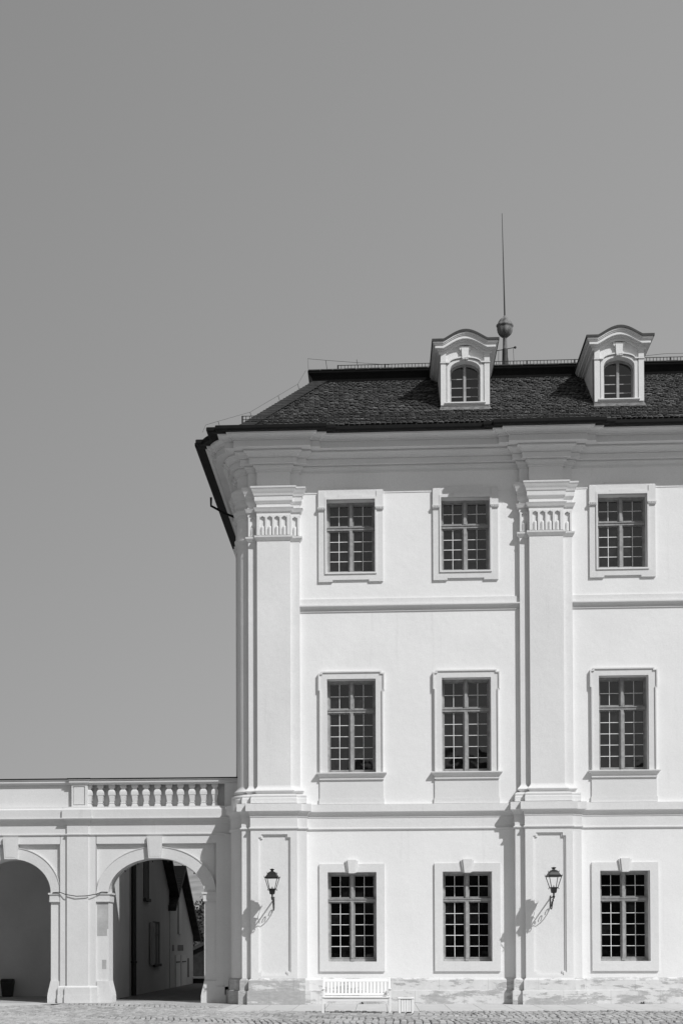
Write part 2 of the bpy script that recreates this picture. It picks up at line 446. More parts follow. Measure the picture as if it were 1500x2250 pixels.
# --- ground-floor pilasters with sunken panels
def lower_pilaster(c, corner):
    b = MB()
    pf0 = (corner_path if corner else mid_path(c))
    def pf(d):
        return pf0(d+LO)
    # sides and strips (the front plane is a relief with the panel)
    yf = -2*PJ-LO; hw = HF+LO
    pl = pf(0)
    z0, z1 = 0.66, 4.83
    for i in range(len(pl)-1):
        (xa, ya), (xb, yb) = pl[i], pl[i+1]
        if abs(ya-yf) < 1e-5 and abs(yb-yf) < 1e-5: continue
        b.quad((xa, ya, z0), (xb, yb, z0), (xb, yb, z1), (xa, ya, z1))
    px, pw = c+0.015, 0.44
    za, zb = 0.79, 4.645
    nt_ = 0.085
    def pin(x, z, e):
        return (abs(x-px) < pw-e and za+nt_+(e if e > 0 else 0) < z < zb-nt_-(e if e > 0 else 0)) or (abs(x-px) < pw-nt_-e*0 and za+e < z < zb-e)
    e2 = 0.035
    xs_ = [c-hw, c+hw, px-pw, px+pw, px-pw+nt_, px+pw-nt_, px-pw+e2, px+pw-e2, px-pw+nt_+e2, px+pw-nt_-e2]
    zs_ = [z0, z1, za, zb, za+nt_, zb-nt_, za+e2, zb-e2, za+nt_+e2, zb-nt_-e2]
    def inpoly(x, z, e):
        A = abs(x-px) < pw-e and za+nt_+e < z < zb-nt_-e
        B = abs(x-px) < pw-nt_-e and za+e < z < zb-e
        return A or B
    def fn(x, z):
        if inpoly(x, z, e2): return yf+0.062
        if inpoly(x, z, 0): return yf+0.028
        return yf
    b.relief(xs_, zs_, fn, yf)
    return part(b, 'lower_pilaster', M['shaft'])
lower_pilaster(CL, True); lower_pilaster(CR, False); lower_pilaster(CR2, False)

# --- belt course between ground floor and upper floors (follows every step in plan)
def lo_front(c, d): return front_pil(c, d+LO)
def belt_path(d):
    # the wall keeps its own plane while the pilasters stand forward by LO
    pts = [(XEND, -d)]
    for c in (CR2, CR):
        p = front_pil(c, d+LO); p[0] = (p[0][0], -d); p[-1] = (p[-1][0], -d); pts += p
    p = front_pil(CL, d+LO); p[0] = (p[0][0], -d)
    return pts + p[:-1] + corner_part(d+LO)
b = MB()
b.sweep(belt_path, [(0, 4.775), (0.03, 4.78), (0.045, 4.80), (0.045, 4.83), (0.012, 4.84), (0.012, 5.118), (0.028, 5.12), (0.028, 5.135), (0.02, 5.14), (0.028, 5.17), (0.045, 5.21), (0.07, 5.245), (0.105, 5.268), (0.115, 5.27), (0.13, 5.275), (0.13, 5.478), (-0.2, 5.50)])
part(b, 'belt_course', M['trim'])
# --- plinth
b = MB()
b.sweep(belt_path, [(0.10, -0.3), (0.10, 0.365), (0.085, 0.378), (0.06, 0.385), (0.06, 0.655), (0.035, 0.69), (0.0, 0.715)])
part(b, 'plinth', M['base'])
# --- string course between the pilasters
b = MB()
SPROF = [(0.0, 10.80), (0.03, 10.81), (0.03, 10.83), (0.018, 10.835), (0.022, 10.865), (0.04, 10.90), (0.07, 10.93), (0.11, 10.945), (0.125, 10.95), (0.125, 10.985), (0.06, 10.992), (0.045, 11.0), (0.045, 11.165), (0, 11.175)]
for a, c in ((CR-HS, CL+HS), (CR2-HS, CR+HS), (XEND, CR2+HS)):
    b.sweep(lambda d, a=a, c=c: [(a, -d), (c, -d)], SPROF)
part(b, 'string_course', M['trim'])
# --- main cornice
b = MB()
b.sweep(full_path, [(0, 14.66), (0.035, 14.665), (0.035, 14.695), (0.022, 14.70), (0.03, 14.73), (0.06, 14.775), (0.10, 14.795), (0.10, 14.83), (0.085, 14.835), (0.085, 14.845), (0.195, 14.85), (0.20, 14.855), (0.20, 14.985), (0.185, 14.99), (0.185, 15.005), (0.22, 15.01), (0.225, 15.04),
                    (0.25, 15.08), (0.30, 15.125), (0.34, 15.14), (0.34, 15.175), (0.325, 15.18), (0.325, 15.195), (0.56, 15.195), (0.56, 15.18), (0.59, 15.18), (0.59, 15.335), (0.575, 15.34), (0.575, 15.355), (0.615, 15.36), (0.62, 15.40), (0.65, 15.44), (0.71, 15.475), (0.75, 15.485), (0.75, 15.50), (0.77, 15.505), (0.77, 15.54), (0.3, 15.545)])
part(b, 'cornice', M['trim'])
b = MB()
b.sweep(full_path, [(0.74, 15.525), (1.0, 15.485), (1.03, 15.50), (1.04, 15.53), (1.04, 15.60), (1.02, 15.62), (0.8, 15.625), (0.2, 15.64)])
part(b, 'gutter', M['gut'])

# --- windows
def bars(b, x0, x1, z0, z1, cols, rows, y0, y1, t=0.022):
    for k in range(1, cols): x = x0+(x1-x0)*k/cols; b.box(x-t/2, x+t/2, y0, y1, z0, z1)
    for k in range(1, rows): z = z0+(z1-z0)*k/rows; b.box(x0, x1, y0+0.002, y1-0.002, z-t/2, z+t/2)
def make_window(c, f, floor, idx):
    z0, z1, zt, ra, rb_ = f
    x0, x1 = c-WH, c+WH
    b = MB(); yF = 0.285
    fr = 0.052; zs_ = z0+0.03
    b.box(x0, x0+fr, yF, yF+0.10, z0, z1); b.box(x1-fr, x1, yF, yF+0.10, z0, z1)
    b.box(x0+fr, x1-fr, yF+0.003, yF+0.10, z1-0.07, z1); b.box(x0+fr, x1-fr, yF+0.003, yF+0.10, z0, z0+0.075)
    b.box(c-0.047, c+0.047, yF-0.03, yF+0.10, z0+0.02, z1-0.02)                 # mullion
    b.box(x0+0.01, x1-0.01, yF-0.035, yF+0.095, zt-0.045, zt+0.045)      # transom
    b.box(x0+0.005, x1-0.005, yF-0.06, yF+0.09, zt+0.020, zt+0.036)        # drip mould
    b.box(c-0.030, c+0.030, yF-0.045, yF, zt+0.06, z1-0.09); b.box(c-0.030, c+0.030, yF-0.045, yF, z0+0.09, zt-0.06)
    wi = part(b, 'window', M['wood'])
    # four casements with glazing bars
    sa = 0.027; ys_ = yF+0.022
    for (xa, xb) in ((x0+fr+0.004, c-0.050), (c+0.050, x1-fr-0.004)):
        for (za, zb, rows) in ((z0+0.08, zt-0.05, rb_), (zt+0.05, z1-0.074, ra)):
            b = MB(); gl = MB(); gs = []; gb = MB()
            b.box(xa, xa+sa, ys_, ys_+0.05, za, zb); b.box(xb-sa, xb, ys_, ys_+0.05, za, zb)
            b.box(xa+sa, xb-sa, ys_+0.002, ys_+0.05, zb-sa, zb); b.box(xa+sa, xb-sa, ys_-0.012, ys_+0.05, za, za+sa+0.01)
            bars(gb, xa+sa, xb-sa, za+sa+0.01, zb-sa, 2, rows, ys_+0.008, ys_+0.042, 0.017)
            # every pane sits a little differently in its putty
            for i in range(2):
                for k in range(rows):
                    pa = xa+sa+(xb-xa-2*sa)*i/2; pb = xa+sa+(xb-xa-2*sa)*(i+1)/2
                    qa = za+sa+0.01+(zb-za-2*sa-0.01)*k/rows; qb = za+sa+0.01+(zb-za-2*sa-0.01)*(k+1)/rows
                    dy = [random.uniform(-0.0013, 0.0013) for _ in range(2)]
                    dz = random.uniform(-0.0007, 0.0007)
                    yy = ys_+0.03
                    gl.quad((pa, yy+dy[0]+dz, qa), (pb, yy+dy[1]+dz, qa), (pb, yy+dy[1]-dz, qb), (pa, yy+dy[0]-dz, qb)); gs.append(random.choice((0.001, 0.001, 0.002, 0.003, 0.008))*random.uniform(0.6, 1.3)+(0.008 if floor == 2 else 0.0)+(0.004 if floor == 1 else 0))  # upper floors paler: sky reflection put into the pane colour
            part(b, 'casement', M['sash'], wi)
            part(gb, 'glazing_bars', M['bar'], wi)
            part(gl, 'pane', M['glass'], wi, shades=gs, normals=False)
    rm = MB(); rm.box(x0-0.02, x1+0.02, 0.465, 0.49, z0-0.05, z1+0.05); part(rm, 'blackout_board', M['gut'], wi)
    s = MB()
    T = 0.055
    if floor == 0:
        o0, o1, za, zb = c-0.893, c+0.893, 0.893, 3.847
        s.relief([o0-0.001, o0, o1, o1+0.001, x0, x1], [za-0.001, za, zb, zb+0.001, z0, z1],
                 lambda x, z: (0.0,) if not (o0 < x < o1 and za < z < zb) else (None if (x0 < x < x1 and z0 < z < z1) else -T), 0.03)
        sr = part(s, 'window_surround', M['sur'], wi)
        k = MB(); k.prism_y([(c-0.085, 3.585), (c+0.085, 3.585), (c+0.125, 3.955), (c-0.125, 3.955)], -T-0.085, 0.0)
        k.prism_y([(c-0.125, 3.60), (c+0.125, 3.60), (c+0.175, 3.93), (c-0.175, 3.93)], -T-0.05, 0.0)
        part(k, 'keystone', M['sur'], wi)
    elif floor == 1:
        o0, o1, zb = c-0.875, c+0.875, 9.155
        fi = 0.035; ear = 0.035; ze = 8.63
        def fn(x, z):
            e = ear if z > ze else 0
            ax = abs(x-c)
            if z > zb or ax > 0.875+e: return (0.0,)
            if ax < WH and z < z1: return None
            # chamfered shoulders
            if ax > 0.875-0.05 and z > zb-0.05: return (0.0,)
            if ax > 0.875+e-fi or z > zb-fi or (ax > 0.875-0.05-fi and z > zb-0.05-fi): return -0.088
            return -T
        xs_ = [c+s_*v for s_ in (-1, 1) for v in (0.911, 0.91, 0.875, 0.84, 0.825, 0.79, WH)]
        s.relief(xs_, [z0-0.02, z1, ze, zb-fi, zb-0.05, zb-0.05-fi, zb, zb+0.001], fn, 0.03)
        sr = part(s, 'window_surround', M['sur'], wi)
        k = MB()
        pr = [(0.045, 6.135), (0.05, 6.15), (0.085, 6.165), (0.085, 6.195), (0.06, 6.20), (0.075, 6.235), (0.12, 6.285), (0.155, 6.315), (0.165, 6.325), (0.165, 6.355), (0.0, 6.362)]
        k.sweep(lambda d: [(c+0.80+d, 0.0), (c+0.80+d, -d), (c-0.80-d, -d), (c-0.80-d, 0.0)], pr)
        part(k, 'sill', M['sur'], wi)
        k = MB(); k.box(c-0.895, c+0.895, -0.055, 0.0, 5.49, 5.64); k.box(c-0.875, c+0.875, -0.04, 0.0, 5.64, 6.145)
        part(k, 'apron', M['sur'], wi)
    else:
        o0, o1, za, zb = c-0.888, c+0.888, 11.64, 14.195
        ib = 0.045
        def fn(x, z):
            ax = abs(x-c)
            top = zb + (0.045 if ax < 0.48 else 0); bot = za + (0.05 if ax < 0.50 else 0)
            if z > top or z < bot or ax > 0.888: return (0.0,)
            itop = 13.985 + (0.05 if ax < 0.33 else 0)
            if ax < WH and z0 < z < z1: return None
            if ax < WH+ib and z0-ib < z < itop+0.0 and ax > WH-0.001 or (ax < WH+ib and (z > z1 or z < z0) and z < itop and z > z0-ib):
                return -0.085
            return -T
        xs_ = [c+s_*v for s_ in (-1, 1) for v in (0.889, 0.888, 0.50, 0.48, 0.33, WH, WH+ib)]
        s.relief(xs_, [za-0.001, za, za+0.05, z0-ib, z0, z1, 13.985, 14.035, zb, zb+0.045, zb+0.046], fn, 0.03)
        sr = part(s, 'window_surround', M['sur'], wi)
        for sg in (-1, 1):
            k = MB()
            xa = c+sg*0.80
            k.box(xa-0.115, xa+0.115, -0.115, -0.02, 13.68, 13.70)
            for j in range(5):
                xx = xa-0.09+0.045*j
                k.prism_y([(xx-0.012, 13.68), (xx+0.012, 13.68), (xx+0.019, 13.645), (xx-0.019, 13.645)], -0.112, -0.055)
            k.box(xa-0.10, xa+0.10, -0.10, -0.02, 13.625, 13.645)
            k.box(xa-0.095, xa+0.095, -0.075, -0.02, 13.70, 14.15)
            part(k, 'guttae', M['sur'], wi)
    return wi
n_ = 0
for fi_, f in enumerate(FL):
    for c in WX:
        make_window(c, f, fi_, n_); n_ += 1

# --- roof: beaver-tail tiles, each one laid, between eaves and upper break
E0, E1 = (-1.0, 15.63), (2.1, 18.0)        # (y, z) of eaves and of the break
XE, XT = -3.70, -1.82                      # hip at eaves and at the break
def roofpt(x, t, h=0.0):
    y = E0[0]+(E1[0]-E0[0])*t; z = E0[1]+(E1[1]-E0[1])*t
    n = Vector((0, -(E1[1]-E0[1]), E1[0]-E0[0])).normalized()
    return (x, y+n.y*h, z+n.z*h)
b = MB(); sh = []
rows = 29
for r_ in range(rows):
    t0 = r_/rows; t1 = min(1.0, (r_+1.45)/rows)
    xl = XE+(XT-XE)*t0+0.12
    x = xl - (0.09 if r_ % 2 else 0) + 0.0
    rowsh = random.uniform(0.85, 1.15)
    while x < XEND:
        wd = 0.138*random.uniform(0.93, 1.07)
        if x > xl-0.12:
            h0 = 0.050+random.uniform(-0.010, 0.014); h1 = 0.010
            dj = random.uniform(-0.10, 0.10)/rows
            a, c2 = x+0.004, x+wd-0.004
            tt = t0+dj
            q = (c2-a)*0.25
            pts_t = [roofpt(a, t1, h1), roofpt(a, tt+0.014, h0), roofpt(a+q, tt, h0+0.002), roofpt(c2-q, tt, h0+0.002), roofpt(c2, tt+0.014, h0), roofpt(c2, t1, h1)]
            pts_b = [roofpt(p[0], tt+0.006, h0-0.024) for p in (pts_t[1], pts_t[2], pts_t[3], pts_t[4])]
            o = len(b.f)
            b.add(pts_t+pts_b, [(0, 1, 2, 3, 4, 5), (1, 6, 7, 2), (2, 7, 8, 3), (3, 8, 9, 4)])
            v = random.choice((0.06, 0.075, 0.08, 0.09, 0.12))*random.uniform(0.85, 1.2)*rowsh
            sh += [v]*4
        x += wd
roof = part(b, 'roof', M['tile'], shades=sh, normals=False)
# slab beneath the tiles and the hidden slopes
b = MB()
b.add([(XE, E0[0], E0[1]-0.01), (XEND, E0[0], E0[1]-0.01), (XEND, E1[0], E1[1]-0.01), (XT, E1[0], E1[1]-0.01), (XE, YBACK+1, E0[1]-0.01), (XT, YBACK-2.1, E1[1]-0.01), (XEND, YBACK+1, E0[1]-0.01), (XEND, YBACK-2.1, E1[1]-0.01)],
      [(0, 1, 2, 3), (4, 0, 3, 5), (6, 4, 5, 7), (1, 6, 7, 2)])
b.box(-4.35, -3.45, -0.85, YBACK+0.5, 15.60, 15.648)
part(b, 'roof_slab', M['hiptile'], roof)
# hip: flat dark slates over the corner
b = MB()
nh = 26
for k in range(nh):
    t0, t1 = k/nh, (k+1.25)/nh
    def hp(t, sx, h): 
        p = Vector(roofpt(XE+(XT-XE)*t, t, 0.0)); d_ = sx
        return (p.x+max(d_, -0.02), p.y + 0.0 if d_ >= 0 else p.y-d_*0.3, p.z+0.05+h)
    a = hp(t0, 0.0, 0.045); c2 = hp(t1, 0.0, 0.02)
    e_ = roofpt(XE+(XT-XE)*t0+0.42, t0, 0.09); g_ = roofpt(XE+(XT-XE)*t1+0.42, t1, 0.06)
    sa_ = (a[0]-0.02, a[1]+0.24, a[2]-0.02); sc_ = (c2[0]-0.02, c2[1]+0.24, c2[2]-0.02)
    eb = (e_[0], e_[1], e_[2]-0.035)
    ab = (a[0], a[1], a[2]-0.035)
    b.add([a, e_, g_, c2, sa_, sc_, eb, ab], [(0, 1, 2, 3), (4, 0, 3, 5), (0, 7, 6, 1)])
part(b, 'hip_slates', M['hiptile'], roof, normals=False)
# upper break: dark cove with a projecting edge, then the shallow upper roof
def cove(d): return [(XEND, E1[0]-d), (XT-d, E1[0]-d), (XT-d, YBACK-2)]
b = MB(); b.sweep(cove, [(-0.05, 17.9), (0.0, 18.02), (0.02, 18.10), (0.08, 18.20), (0.14, 18.26), (0.15, 18.29), (0.15, 18.335), (-0.1, 18.36), (-5.5, 19.55)])
part(b, 'roof_cove', M['gut'], roof)
b = MB()
x = XT-0.13
while x < XEND:
    wd = random.uniform(0.32, 0.36)
    b.box(x, x+wd-0.01, E1[0]-0.175, E1[0]-0.02, 18.325+random.uniform(0, 0.008), 18.352+random.uniform(0, 0.01)); x += wd
part(b, 'edge_tiles', M['hiptile'], roof)
# snow guards
def railing(x0, x1, y, z0, z1, step, name, r=0.011):
    b = MB(); x = x0; k = 0
    while x < x1:
        rr = r*1.9 if k % 14 == 0 else r*0.75
        b.box(x-rr, x+rr, y-rr, y+rr, z0-(0.05 if k % 14 == 0 else 0), z1); x += step; k += 1
    b.box(x0, x1, y-r, y+r, z1-0.012, z1); b.box(x0, x1, y-r, y+r, z0, z0+0.012)
    if name == 'snow_guard':
        b.box(x0, x1, y-r, y+r, (z0+z1)/2-0.005, (z0+z1)/2+0.005)
    return part(b, name, M['iron'], roof)
railing(-3.62, XEND, -0.83, 15.82, 16.02, 0.10, 'snow_guard')
railing(-1.10, XEND, 2.3, 18.42, 18.605, 0.098, 'ridge_railing')
# lightning conductor wire with little stands
b = MB()
ws = [roofpt(XE+(XT-XE)*t-0.02, t, 0.0) for t in (0.18, 0.55, 0.82)]
ws = [(-4.2, -1.0, 15.62)]+ws
tops = []
for p in ws:
    tp = (p[0]-0.06, p[1], p[2]+0.21); b.tube([p, tp], 0.009, 5); tops.append(tp)
pt = (-2.0, 2.05, 18.72)
wire = [(-4.72, -0.75, 15.62), (-4.62, -0.85, 15.79)] + tops + [(-2.02, 1.9, 18.32)]
b.tube(wire, 0.0038, 5)
b.tube([(-1.95, 2.0, 18.36), (-1.97, 2.0, 18.70), (-1.45, 2.1, 18.68), (-0.55, 2.2, 18.63), (0.4, 2.25, 18.56)], 0.0055, 5)
for x in (-1.42, -0.52): b.tube([(x+0.02, 2.1, 18.34), (x-0.03, 2.1, 18.68)], 0.009, 5)
part(b, 'lightning_wire', M['iron'], roof); b = MB()
b.tube([(7.6, 2.2, 18.60), (8.3, 2.2, 18.66), (9.5, 2.2, 18.66)], 0.0055, 5)
part(b, 'lightning_wire', M['iron'], roof)

# --- finial: pole, ribbed stone bud and a long thin rod
FX, FY = 4.085, 6.0
b = MB(); b.lathe(FX, FY, [(0.11, 19.2), (0.10, 19.8), (0.085, 20.45), (0.085, 20.47)], 14)
fin = part(b, 'finial_pole', M['lead'], smooth='auto')
b = MB(); b.lathe(FX, FY, [(0.07, 20.46), (0.062, 20.85), (0.075, 20.87)], 14); part(b, 'finial_neck', M['stone'], fin, smooth='auto')
b = MB()
prof = [(0.05, 20.84), (0.11, 20.87), (0.18, 20.93), (0.225, 21.02), (0.24, 21.12), (0.235, 21.17), (0.255, 21.185), (0.262, 21.225), (0.25, 21.265), (0.215, 21.28), (0.20, 21.34), (0.15, 21.42), (0.09, 21.465), (0.05, 21.48), (0.04, 21.53), (0.015, 21.55)]
b.lathe(FX, FY, prof, 64, rib=0.045)
part(b, 'finial_bud', M['stone'], fin, smooth=True)
b = MB(); b.tube([(FX, FY, 21.5), (FX-0.03, FY, 23.0), (FX-0.068, FY, 24.82)], 0.026, 8, 0.008); part(b, 'lightning_rod', M['iron'], fin)
b = MB()
b.tube([(FX-0.42, FY, 20.40), (FX-0.2, FY, 20.44), (FX-0.05, FY, 20.46)], 0.012, 6); b.tube([(FX+0.05, FY, 20.48), (FX+0.30, FY, 20.52)], 0.012, 6)
b.lathe(FX+0.32, FY, [(0.01, 20.48), (0.04, 20.50), (0.04, 20.54), (0.01, 20.56)], 8)
b.tube([(FX-0.2, FY, 20.44), (FX-0.22, FY, 19.3)], 0.006, 5); b.tube([(FX+0.26, FY, 20.51), (FX+0.31, FY, 19.3)], 0.006, 5); b.tube([(FX+0.09, FY, 20.2), (FX+0.16, FY, 19.3)], 0.006, 5)
part(b, 'bracing_wire', M['iron'], fin)

# --- dormers
def dormer(c):
    Y0 = -0.1; YB = 2.35
    hw = 0.668; zb = 16.05; zs_ = 17.62
    # roof line: flat shoulders, an arch with small reverse curves
    def top(dz, half):
        pts = []
        n = 24
        fa = 0.60
        for k in range(n+1):
            x = -half+2*half*k/n
            pts.append(x)
        xs_ = [-half, -half*0.85, -fa-0.02] + [fa*math.sin(-PI/2+PI*k/22) for k in range(23)] + [fa+0.02, half*0.85, half]
        out = []
        for x in xs_:
            u = min(1, abs(x)/fa)
            z = 18.175 + (0.25*(math.cos(u*PI/2)**1.15) if u < 1 else 0)
            out.append((c+x, z+dz))
        return out
    d = MB()
    d.box(c-hw, c+hw, Y0+0.30, YB, zb, 17.92)
    for sg in (-1, 1): d.box(*sorted((c+sg*hw, c+sg*(hw-0.06))), Y0+0.155, Y0+0.31, zb, 17.72)
    # front plate with the arched window opening
    wv, wz0, wsp, wtop = 0.41, 16.52, 17.42, 17.665
    nseg = 12
    inner = [(c-wv, wz0), (c-wv, wsp)] + [(c-wv*math.cos(PI*k/nseg), wsp+(wtop-wsp)*math.sin(PI*k/nseg)) for k in range(1, nseg)] + [(c+wv, wsp), (c+wv, wz0)]
    tz = 17.97
    outer = [(c-hw, wz0), (c-hw, 17.72)] + [(c-hw*math.cos(PI*k/nseg), 17.72+(tz-17.72+0.1)*math.sin(PI*k/nseg)) for k in range(1, nseg)] + [(c+hw, 17.72), (c+hw, wz0)]
    d.ring_y(outer, inner, Y0, Y0+0.29)
    d.box(c-hw, c+hw, Y0, Y0+0.16, zb, wz0)
    for sg in (-1, 1):
        xa = c+sg*0.595
        d.box(xa-0.073, xa+0.073, Y0-0.04, Y0, 16.44, zs_-0.02)
        d.box(xa-0.085, xa+0.085, Y0-0.065, Y0, zs_-0.02, zs_+0.01)
        d.box(xa-0.073, xa+0.073, Y0-0.055, Y0, 17.64, 17.93)
    # inner moulded frame round the opening
    i2 = [(c-wv-0.005, wz0), (c-wv-0.005, wsp)] + [(c-(wv+.005)*math.cos(PI*k/nseg), wsp+(wtop+.005-wsp)*math.sin(PI*k/nseg)) for k in range(1, nseg)] + [(c+wv+0.005, wsp), (c+wv+0.005, wz0)]
    o2 = [(c-wv-0.085, wz0), (c-wv-0.085, wsp+0.10)] + [(c-(wv+.085)*math.cos(PI*k/nseg), wsp+0.10+(wtop+.05-wsp-0.10)*math.sin(PI*k/nseg)) for k in range(1, nseg)] + [(c+wv+0.085, wsp+0.10), (c+wv+0.085, wz0)]
    d.ring_y(o2, i2, Y0-0.03, Y0+0.02)
    # arched hood mould
    n2 = 16
    hm = [(c-0.53, 17.60), (c-0.44, 17.60)] + [(c-0.42*math.cos(PI*k/n2), 17.61+0.13*math.sin(PI*k/n2)) for k in range(n2+1)] + [(c+0.44, 17.60), (c+0.53, 17.60)]
    hm2 = [(x, z+0.035) for x, z in hm]
    d.ring_y(hm2, hm, Y0-0.07, Y0)
    # sill
    d.box(c-0.56, c+0.56, Y0-0.075, Y0, 16.485, 16.515); d.box(c-0.54, c+0.54, Y0-0.045, Y0, 16.455, 16.485)
    # keystone
    d.prism_y([(c-0.085, 17.72), (c+0.085, 17.74), (c+0.10, 18.0), (c-0.10, 18.0)], Y0-0.10, Y0)
    d.prism_y([(c-0.14, 17.95), (c+0.14, 17.95), (c+0.17, 18.05), (c-0.17, 18.05)], Y0-0.07, Y0)
    for j in range(4): d.box(c-0.075+0.042*j, c-0.05+0.042*j, Y0-0.12, Y0, 17.675, 17.715)
    dm = part(d, 'dormer', M['trim'])
    # moulded cornice: layers following the arched line, each running back to the roof
    def layer(b, za, zb_, half, y0):
        t = top(za, half); l = top(zb_, half)
        b.ring_y(t, l, y0, YB)
    k = MB()
    layer(k, -0.05, -0.095, 0.885, Y0-0.27); layer(k, -0.095, -0.13, 0.86, Y0-0.245); layer(k, -0.13, -0.215, 0.825, Y0-0.22); layer(k, -0.215, -0.25, 0.765, Y0-0.12); layer(k, -0.25, -0.33, 0.73, Y0-0.06)
    part(k, 'dormer_cornice', M['trim'], dm)
    k = MB(); layer(k, 0.012, -0.05, 0.915, Y0-0.30); part(k, 'dormer_roof', M['lead'], dm)
    # lead apron below the sill
    k = MB(); k.add([(c-hw-0.01, Y0-0.012, 16.40), (c+hw+0.01, Y0-0.012, 16.40), (c+hw+0.04, Y0-0.13, 16.28), (c-hw-0.04, Y0-0.13, 16.28)], [(0, 1, 2, 3)])
    k.box(c-hw-0.008, c+hw+0.008, Y0-0.014, Y0, 16.27, 16.41)
    part(k, 'flashing', M['stone'], dm)
    # window
    k = MB(); yw = Y0+0.23
    i3 = [(c-wv+0.045, wz0+0.02), (c-wv+0.045, wsp-0.02)] + [(c-(wv-.045)*math.cos(PI*q/nseg), wsp-0.02+(wtop-.05-wsp)*math.sin(PI*q/nseg)) for q in range(1, nseg)] + [(c+wv-0.045, wsp-0.02), (c+wv-0.045, wz0+0.02)]
    k.ring_y(inner, i3, yw, yw+0.04)
    k.box(c-0.036, c+0.036, yw-0.03, yw+0.035, wz0, wtop-0.03)
    for j in range(1, 4):
        z = wz0+0.245*j; k.box(c-wv+0.03, c+wv-0.03, yw+0.008, yw+0.03, z-0.011, z+0.011)
    k.box(c-wv, c+wv, yw-0.005, yw+0.035, wz0-0.005, wz0+0.03)
    part(k, 'dormer_window', M['wood'], dm)
    k = MB(); pt_ = [(x, yw+0.02, z) for x, z in inner]; k.add(pt_, [tuple(range(len(pt_)))])
    part(k, 'pane', M['glass'], dm, shades=[0.002])
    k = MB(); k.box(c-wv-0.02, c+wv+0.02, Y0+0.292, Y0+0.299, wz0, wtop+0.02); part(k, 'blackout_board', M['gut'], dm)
    return dm
dormer(2.452); dormer(6.632); dormer(10.85)

# gutter bracket and downpipe far back on the side eaves
b = MB()
b.tube([(-5.10, 4.6, 15.50), (-5.10, 4.6, 15.24), (-4.72, 4.75, 15.06), (-4.2, 5.0, 14.9), (-4.0, 5.0, 14.6), (-4.0, 5.0, 6.5)], 0.036, 8)
part(b, 'downpipe', M['gut'])

# ------------------------------------------------------------------ arcade with blind balustrade
arcade = thing('arcade', 'long low white arcade wall with two round arches and a balustrade, left of the palace', 'arcade', (-8, 1, 0))
def apart(b, name, mat, parent=None, **k):
    b.v = [(x+8, y-1, z) for x, y, z in b.v]; return b.build(name, mat, parent or arcade, **k)
AX0, AX1 = -17.0, -3.75
YP, YST, YR, YJ, YSP, YBK = 0.79, 0.85, 0.90, 0.92, 0.96, 1.56
SPR = 3.12
bays = ((-6.25, 1.36, 1.70), (-10.40, 1.13, 1.42), (-14.55, 1.13, 1.42))
b = MB(); rg = MB()
def ell(c, rx, ry, n=28): return [(c-rx*math.cos(PI*k/n), SPR+ry*math.sin(PI*k/n)) for k in range(n+1)]
for c, hi, ho in bays:
    I = ell(c, hi, 0.975); O = ell(c, ho, 1.31)
    rg.ring_y(O, I, YR, YSP+0.02)
    I3 = ell(c, hi+0.002, 0.977); O3 = ell(c, ho, 1.31)
    rg.ring_y(O3, [(c+(x-c)*0.985, SPR+(z-SPR)*0.985) for x, z in O3], YR-0.018, YR)
    for k in range(len(O)-1):
        b.quad((O[k][0], YSP, O[k][1]), (O[k+1][0], YSP, O[k+1][1]), (O[k+1][0], YSP, 4.51), (O[k][0], YSP, 4.51))
        b.quad((I[k][0], YR, I[k][1]), (I[k+1][0], YR, I[k+1][1]), (I[k+1][0], YBK, I[k+1][1]), (I[k][0], YBK, I[k][1]))
        b.quad((I[k][0], YBK, I[k][1]), (I[k+1][0], YBK, I[k+1][1]), (I[k+1][0], YBK, 4.76), (I[k][0], YBK, 4.76))
    b.quad((c-ho, YST, 4.51), (c+ho, YST, 4.51), (c+ho, YSP, 4.51), (c-ho, YSP, 4.51))
    for x in (c-ho, c+ho): b.quad((x, YST, SPR), (x, YSP, SPR), (x, YSP, 4.51), (x, YST, 4.51))
    b.quad((c-ho, YST, 4.51), (c+ho, YST, 4.51), (c+ho, YST, 4.76), (c-ho, YST, 4.76))
b.box(AX0, AX1, YST+0.001, YBK, 4.76, 5.5)
b.box(AX0, AX1, 1.17, YBK, 5.5, 6.25)
b.box(AX0, -8.66, 0.95, 1.25, 5.5, 6.25)
apart(b, 'wall', M['arc'])
for i_, (c, hi, ho) in enumerate(bays[:0]): pass
apart(rg, 'archivolt', M['arct'])
piers = ((-3.75, -4.89, -4.55, None), (-7.61, -9.27, None, -8.48), (-11.53, -13.42, None, -12.475))
def flare(b, x, sgn, xi, y0, y1):
    """jamb edge that widens towards the ground (towards the opening)"""
    prof = [(0.0, 0.62), (0.012, 0.56), (0.035, 0.46), (0.06, 0.36), (0.078, 0.28), (0.085, 0.235), (0.085, 0.22), (0.092, 0.21), (0.092, 0.0)]
    pts = [(xi, 0.62)] + [(x+sgn*d, z) for d, z in prof] + [(xi, 0.0)]
    b.prism_y(pts, y0, y1)
